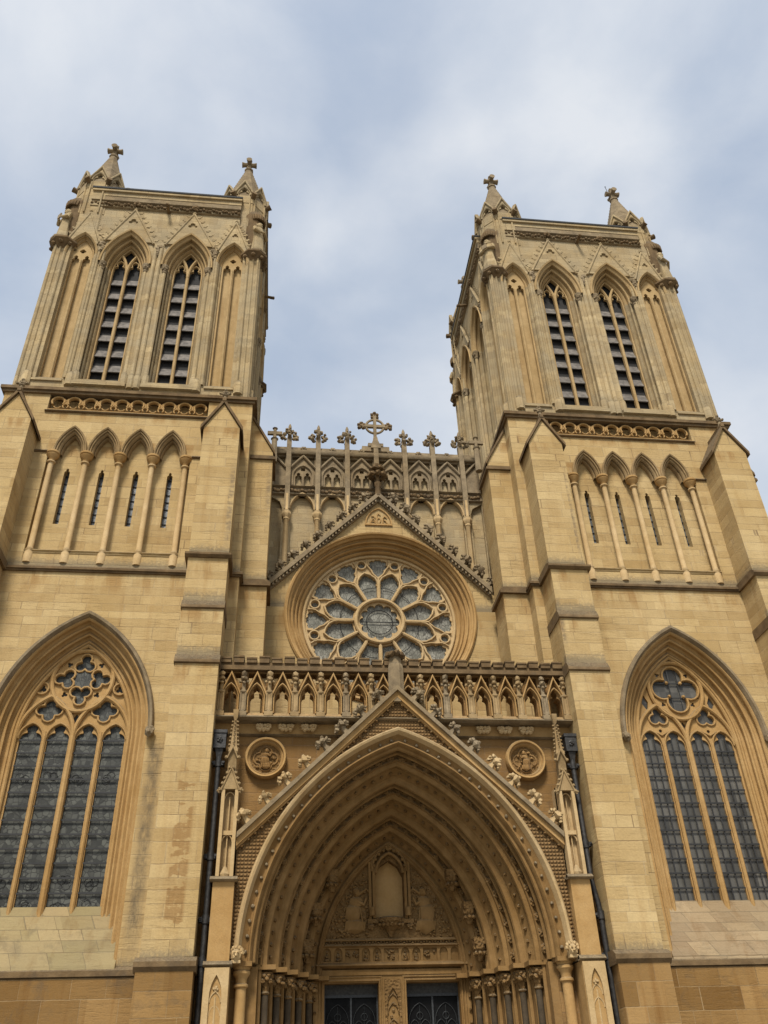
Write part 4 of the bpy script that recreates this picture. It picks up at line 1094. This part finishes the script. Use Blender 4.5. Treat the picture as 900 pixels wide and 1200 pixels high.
for s in (-1, 1):
    for i in range(8):
        x = .40 + i * .47
        P('crocket', MB().crocket(s * x, GY - .1, gz + .0 - gs * x, s * nx, nz, .235), 'crisp' if i < 4 else 'goldlight', parent=gcp)
# wall frieze with carved blocks, cornices
cc = MB().prism_x(string_prof(PY - .36, 10.2, .09, .1), -4.69, 4.69).box(-4.69, 4.69, PY - .36, PY + .3, 10.10, 10.2).prism_x(string_prof(PY, 9.87, .09, .1), -4.69, 4.69)
cor = P('porch_cornice', cc, 'crisp')
P('frieze_band', MB().box(-4.69, 4.69, PY - .08, PY + .28, 9.82, 10.1), 'gold', parent=cor, smooth=0)
for s in (-1, 1):
    for x in (3.46, 2.88, 2.3):
        b = MB()
        for q in range(7): b.lump(s * x + (-.15 + .05 * q), PY - .2, 9.96 + .05 * (-1) ** q, .065)
        b.foliage(s * x - .1, PY - .22, 9.97, .1, 5).foliage(s * x + .1, PY - .22, 9.97, .1, 5)
        P('carved_block', b, 'goldlight', parent=cor)
# roundels
for s in (-1, 1):
    x, z = s * 3.37, 9.20
    rn = MB().circ_loft([(.53, 0), (.53, -.14), (.50, -.20), (.46, -.19), (.44, -.11), (.415, -.12), (.39, -.08), (.375, -.02)], x, z, 36).shift(0, PY, 0)
    ro_ = P('roundel', rn, 'gold', smooth=40)
    P('roundel_ground', MB().circ_loft([(.375, -.02), (.3, -.012), (.0, -.01)], x, z, 24).shift(0, PY, 0), 'relief', parent=ro_)
    cv = MB().bar(foil(x, z, .31, 4, pi / 2, .5, 6), .045, .07, PY - .05, True)
    relief_figure(cv, x, z - .27, .54, PY - .06, -s)
    for q in range(14): cv.lump(x + rnd.uniform(-.22, .22), PY - .03, z + rnd.uniform(-.22, .22), .04)
    for q in range(16):
        t = 2 * pi * q / 16; cv.lump(x + .36 * math.cos(t), PY, z + .36 * math.sin(t), .03)
    P('roundel_carving', cv, 'portalwall', parent=ro_)
# niche pinnacles either side of the gable
for s in (-1, 1):
    x = s * 4.17
    b = MB().box(x - .24, x + .24, -.95, PY, 4.5, 6.2)
    b.box(x - .27, x + .27, -.98, PY, 0, 4.42)
    pn_ = P('niche_pinnacle', b, 'gold', smooth=0)
    bm_ = MB().plate([(x - .26, .5), (x + .26, .5), (x + .26, 4.40), (x - .26, 4.40)], [arch(.13, .6, 3.85, 1.0, 8, x)], -1.03, -.97)
    for z in (3.5, 3.75): bm_.bar(arch(.12, .1, z, None, 6, x), .03, .05, -1.0)
    bm_.bar([(x, 1.0), (x, 3.85)], .04, .05, -1.0)
    bm_.foliage(x, -.99, 4.0, .07, 4)
    P('blind_panel', bm_, 'goldlight', parent=pn_)
    ss = MB()
    for z in (4.52, 6.25): ss.prism_x(string_prof(-.95, z, .1, .1), x - .31, x + .31).box(x - .31, x + .31, -1.0, PY, z - .07, z)
    P('pinnacle_string', ss, 'crisp', parent=pn_)
    ns = MB()
    for q in (-1, 1): ns.box(x + q * .16 - .04, x + q * .16 + .04, -.95, -.6, 6.27, 8.4)
    ns.box(x - .2, x + .2, -.7, PY, 6.27, 8.4).bar([(x, 6.3), (x, 8.1)], .03, .05, -.82)
    ns.box(x - .13, x + .13, -.86, -.7, 7.2, 7.3)
    for z in (7.05, 8.05): ns.bar(arch(.12, .05, z, None, 5, x), .03, .05, -.85)
    ns.lathe([(.1, 6.27), (.12, 6.33), (.03, 6.5)], x, -.83, 6)
    P('niche', ns, 'goldlight', parent=pn_)
    cn = MB()
    for q in (-1, 1):
        cn.bar([(x + q * .22, 8.22), (x, 8.78)], .05, .2, -1.0)
        cn.foliage(x + q * .25, -.95, 8.22, .075, 4)
        for j in range(4): cn.lump(x + q * (.2 - j * .05), -.97, 8.38 + j * .13, .045)
    cn.plate([(x - .2, 8.25), (x + .2, 8.25), (x, 8.72)], [], -.96, -.5)
    cn.lathe([(.15, 8.3), (.14, 9.15), (.17, 9.2), (.13, 9.3), (.11, 9.35), (.05, 10.0), (.045, 10.05), (.075, 10.1), (.10, 10.3), (.02, 10.32)], x, -.82, 4, pi / 4)
    for q in (-1, 1):
        cn.bar([(x + q * .13, 9.0), (x, 9.3)], .035, .1, -1.0)
        for j in range(8):
            z = 9.28 + j * .1; cn.lump(x + q * (.115 - j * .008), -.86, z, .034); 
            if q > 0: cn.lump(x, -.95 + j * .008, z + .03, .03)
        for j in range(3): cn.lump(x + q * .15, -.9, 9.05 + .0 * j, .05)
    P('crocketed_spirelet', cn, 'hood', parent=pn_)
# balustrade
BY = -.56
bx0 = -4.70; pitch = 9.40 / 14
holes = []
for i in range(14):
    c = bx0 + pitch * (i + .5)
    holes.append(lightpts(c, .16, 10.30, 10.76, 1.3))
    holes.append([(c + .05, 11.46), (c + .235, 11.46), (c + .235, 11.10)]); holes.append([(c - .05, 11.46), (c - .235, 11.46), (c - .235, 11.10)])
pb = MB().plate([(bx0, 10.2), (-bx0, 10.2), (-bx0, 11.5), (bx0, 11.5)], holes, BY + .02, BY + .34)
bal = P('balustrade', pb, 'portalwall')
gb = MB()
for i in range(14):
    c = bx0 + pitch * (i + .5)
    gb.bar([(c - .27, 10.78), (c, 11.42), (c + .27, 10.78)], .042, .2, BY - .15)
    gb.bar(arch(.215, .3, 10.72, 10.32, 6, c), .035, .14, BY - .10)
    gb.prism_x([(BY - .12, 10.2), (BY - .12, 10.24), (BY + .0, 10.34), (BY + .0, 10.2)], c - .22, c + .22)
P('gablets', gb, 'gold', parent=bal)
for i in range(15):
    c = bx0 + pitch * i
    if i in (7,): continue
    c = min(max(c, -4.60), 4.60)
    m = MB().box(c - .11, c + .11, BY - .2, BY + .1, 10.2, 10.32).lathe([(.11, 10.32), (.075, 10.38), (.07, 10.82), (.11, 10.86), (.11, 10.90), (.055, 10.94), (.05, 11.3)], c, BY - .08, 8)
    m.lathe([(.03, 10.35), (.03, 10.84)], c - .06, BY - .14, 6).lathe([(.03, 10.35), (.03, 10.84)], c + .06, BY - .14, 6)
    m.lump(c, BY - .12, 11.38, .085, sz=1.1).lump(c, BY - .14, 11.24, .09, sz=.8).lump(c - .09, BY - .1, 11.17, .05).lump(c + .09, BY - .1, 11.17, .05).lump(c, BY - .16, 11.12, .05)
    P('baluster', m, 'crisp' if i % 4 == 1 else 'hood', parent=bal)
rl = MB().box(bx0 + .002, -bx0 - .002, BY - .14, BY + .2, 11.5, 11.62).box(bx0 + .002, -bx0 - .002, BY - .09, BY + .16, 11.62, 11.72)
for i in range(28):
    c = bx0 + pitch / 2 * (i + .5)
    rl.box(c - .13, c + .13, BY - .15, BY + .2, 11.70, 11.80 + (.045 if i % 2 else 0)).box(c - .14, c + .14, BY - .17, BY + .22, 11.80 + (.046 if i % 2 else .001), 11.845 + (.045 if i % 2 else 0))
P('crenellated_rail', rl, 'lichen', parent=bal, smooth=0)
pdm = MB().lathe([(.22, 10.6), (.22, 11.6), (.2, 11.7), (.17, 11.75), (.17, 11.95), (.22, 12.0), (.2, 12.06)], 0, BY - .1, 8)
P('gable_pedestal', pdm, 'crisp')
f = MB()
for q in range(9):
    t = 2 * pi * q / 9; f.lump(.2 * math.cos(t), BY - .1 + .2 * math.sin(t), 11.98 + .02 * (q % 2), .1)
f.lump(0, BY - .1, 12.05, .16, sz=.6)
P('leafy_cap', f, 'lichen')

# ================================================================== separate things
def drainpipe(s, label):
    e = empty('drainpipe', (s * 4.52, -.74, 0)); tag(e, label, 'drainpipe', 'drainpipes beside the porch')
    def Q(n, mb, mt='iron'):
        o = P(n, mb, mt, parent=e); return o
    h = MB().box(-.15, .15, -.14, .16, 9.3, 9.75).box(-.17, .17, -.16, .16, 9.68, 9.76).lathe([(.06, 9.0), (.14, 9.3)], 0, 0, 4, pi / 4)
    h.foliage(0, -.15, 9.5, .08, 5)
    Q('hopper', h)
    if s < 0: pts = [(0, 0, 0), (0, 0, 3), (0, 0, 6), (0, 0, 9.1)]
    else: pts = [(.10, 0, 0), (.10, 0, 5.3), (.08, 0, 5.65), (0, -.04, 6.05), (0, 0, 6.2), (0, 0, 9.1)]
    Q('pipe', MB().tube(pts, .065, 12))
    for z in (8.95, 6.75 if s < 0 else 7.0, 5.4, 4.55, 2.8):
        x = 0 if s < 0 or z > 6 else .1
        b = MB().lathe([(.085, z - .09), (.085, z + .09)], x, 0, 12).box(x - .15, x + .15, -.03, .16, z - .05, z + .05)
        for q in (-1, 1): b.lump(x + q * .13, -.03, z, .04)
        Q('bracket', b)
drainpipe(-1, 'straight black cast iron drainpipe running unbent from its hopper down beside the portal')
drainpipe(1, 'black cast iron drainpipe beside the portal with a kink halfway down')

def statue_mesh(k):
    r2 = random.Random(k); rings = []
    prof = [(0, .25, .20), (.12, .25, .2), (.45, .23, .18), (.85, .20, .16), (1.05, .20, .16), (1.2, .23, .16), (1.38, .25, .15), (1.47, .19, .13), (1.52, .09, .09), (1.58, .07, .075)]
    for z, rx, ry in prof:
        ring = []
        for i in range(20):
            t = 2 * pi * i / 20; w = 1 + (.10 if z < 1.0 else .04) * math.sin(5 * t + z * 2 + k) + .04 * math.sin(9 * t + k)
            ring.append((rx * w * math.cos(t), ry * w * math.sin(t), z))
        rings.append(ring)
    mb = MB().loft(rings, True)
    mb.f.append(tuple(range(20))[::-1])
    return mb
statue_spots = [
    (-1, 3, 'weathered stone statue on the outer front corner of the left tower'),
    (-1, 0, 'weathered stone statue on the inner front corner of the left tower'),
    (1, 3, 'weathered robed stone statue on the inner front corner of the right tower'),
    (1, 0, 'weathered stone statue on the outer front corner of the right tower, in profile'),
    (1, 2, 'weathered stone statue on the rear inner corner of the right tower'),
]
for n_, (sx, k, lab) in enumerate(statue_spots):
    # corner k: turret at angle; k=0 is the +x front corner
    ang = k * pi / 2
    if k == 2: ang = pi
    v = Vector((3.74, -3.74, 0)); v.rotate(Matrix.Rotation({0: 0, 3: -pi / 2, 2: pi, 1: pi / 2}[k], 3, 'Z'))
    e = empty('statue', (sx * TX + v.x, TC + v.y, 29.5)); tag(e, lab, 'statue', 'statues on the tower corners')
    e.rotation_euler = (0, 0, math.atan2(v.x, -v.y)); e.scale = (1.12, 1.12, 1.08)
    body = statue_mesh(n_)
    body.tube([(-.22, -.02, 1.38), (-.27, -.12, 1.12), (-.08, -.22, 1.08)], [.085, .075, .05]).tube([(.22, -.02, 1.38), (.28, -.1, 1.1), (.06, -.22, 1.18)], [.085, .075, .05])
    body.lump(-.05, -.23, 1.09, .045).lump(.05, -.23, 1.17, .045)
    body.lathe([(.06, 1.52), (.115, 1.6), (.125, 1.68), (.115, 1.76), (.07, 1.83), (.01, 1.85)], 0, 0, 14, 0, .9, 1.05)
    body.lump(0, -.135, 1.68, .022, sz=1.4).lump(-.04, -.115, 1.715, .018).lump(.04, -.115, 1.715, .018).box(-.03, .03, -.125, -.11, 1.632, 1.642)
    P('body', body, 'belfry', parent=e)
    hr = MB()
    for q in range(9):
        t = pi * q / 8; hr.lump(.11 * math.cos(t), .02 + .06 * math.sin(t), 1.66, .06, sz=1.8)
    hr.lump(0, -.09, 1.59, .06, sz=1.3).lump(0, .02, 1.80, .1, sz=.6)
    P('hair', hr, 'belfry', parent=e)
    P('base', MB().lathe([(.33, -.06), (.33, .04), (.28, .07)], 0, 0, 8), 'crisp', parent=e)
    if n_ % 2 == 0: P('book', MB().box(-.09, .09, -.29, -.24, 1.08, 1.3), 'crisp', parent=e)

# ================================================================== ground
gm = simple('paving', (.20, .18, .145), .85, nscale=2)
g = MB().add([(-600, -600, 0), (600, -600, 0), (600, 600, 0), (-600, 600, 0)], [(0, 1, 2, 3)])
me = g.mesh('ground', gm, 0); o = bpy.data.objects.new('ground', me); COL.objects.link(o); o['kind'] = 'structure'
g = MB().box(-14, 14, -3.2, -1.3, .0, .12)
o = bpy.data.objects.new('pavement', g.mesh('pavement', simple('flagstones', (.28, .25, .2), .85, nscale=3), 0)); COL.objects.link(o); o['kind'] = 'structure'

# ================================================================== world, sun, camera
SUN_EL, SUN_AZ = R(55), R(-18)        # azimuth measured from -Y (towards the camera side) to +X
w = bpy.data.worlds.new('World'); sc.world = w; w.use_nodes = True
nt = w.node_tree; nt.nodes.clear()
out = N(nt, 'ShaderNodeOutputWorld'); bg = N(nt, 'ShaderNodeBackground'); nt.links.new(bg.outputs[0], out.inputs[0])
sky = N(nt, 'ShaderNodeTexSky', sky_type='NISHITA'); sky.sun_disc = False
sky.sun_elevation = SUN_EL; sky.sun_rotation = pi + SUN_AZ * -1
sky.air_density = 1.0; sky.dust_density = 1.5; sky.ozone_density = 1.5
tc = N(nt, 'ShaderNodeTexCoord')
v = mapped(nt, tc.outputs['Generated'], (1.0, 1.0, 1.5))
c1 = noise(nt, v, 3.0, 6, .5, .15); c2 = noise(nt, v, 1.1, 3, .5, .2)
cf = mth(nt, 'ADD', mth(nt, 'MULTIPLY', c1, .6), mth(nt, 'MULTIPLY', c2, .55))
cf = ramp(nt, cf, [(.44, .62), (.61, 1.0)])
tone = ramp(nt, noise(nt, v, 3.0, 7, .6, .3), [(.32, (4.1, 4.65, 5.45)), (.68, (5.5, 5.75, 6.15))])
dt = N(nt, 'ShaderNodeVectorMath', operation='DOT_PRODUCT'); nt.links.new(tc.outputs['Generated'], dt.inputs[0])
dt.inputs[1].default_value = (math.sin(SUN_AZ) * math.cos(SUN_EL), -math.cos(SUN_AZ) * math.cos(SUN_EL), math.sin(SUN_EL))
glow = mth(nt, 'ADD', 1.0, mth(nt, 'MULTIPLY', mth(nt, 'POWER', mth(nt, 'MAXIMUM', dt.outputs['Value'], 0.0), 5.0), .5))
skyc = mix(nt, 1.0, sky.outputs[0], (1.45, 1.5, 1.42), 'MULTIPLY')
fin = mix(nt, cf, skyc, tone)
sc3 = N(nt, 'ShaderNodeVectorMath', operation='SCALE'); nt.links.new(fin, sc3.inputs[0]); nt.links.new(glow, sc3.inputs['Scale'])
nt.links.new(sc3.outputs[0], bg.inputs[0])
bg.inputs[1].default_value = .10
sd = bpy.data.lights.new('sun', 'SUN'); sd.energy = 3.6; sd.angle = R(12); sd.color = (1, .95, .86)
so = bpy.data.objects.new('sun', sd); COL.objects.link(so)
dirv = Vector((math.sin(SUN_AZ) * math.cos(SUN_EL), -math.cos(SUN_AZ) * math.cos(SUN_EL), math.sin(SUN_EL)))
so.rotation_euler = dirv.to_track_quat('Z', 'Y').to_euler(); so.location = dirv * 60

F_, YAW, PIT, ROL, CX = 1008.8519, .1308, .6157, -.0372, -2.9552
cd = bpy.data.cameras.new('camera'); co_ = bpy.data.objects.new('camera', cd); COL.objects.link(co_)
Fv = Vector((math.cos(PIT) * math.sin(YAW), math.cos(PIT) * math.cos(YAW), math.sin(PIT)))
R0 = Vector((math.cos(YAW), -math.sin(YAW), 0)); U0 = R0.cross(Fv)
Rv = R0 * math.cos(ROL) + U0 * math.sin(ROL); Uv = -R0 * math.sin(ROL) + U0 * math.cos(ROL)
mm = Matrix((Rv, Uv, -Fv)).transposed().to_4x4(); mm.translation = Vector((CX, -22, 1.6))
co_.matrix_world = mm
cd.sensor_fit = 'VERTICAL'; cd.sensor_height = 24; cd.lens = F_ / 1200 * 24
cd.clip_end = 3000; sc.camera = co_
sc.view_settings.view_transform = 'Standard'; sc.view_settings.look = 'None'
sc.view_settings.exposure = .46; sc.view_settings.gamma = 1
sc.render.resolution_x = 768; sc.render.resolution_y = 1024
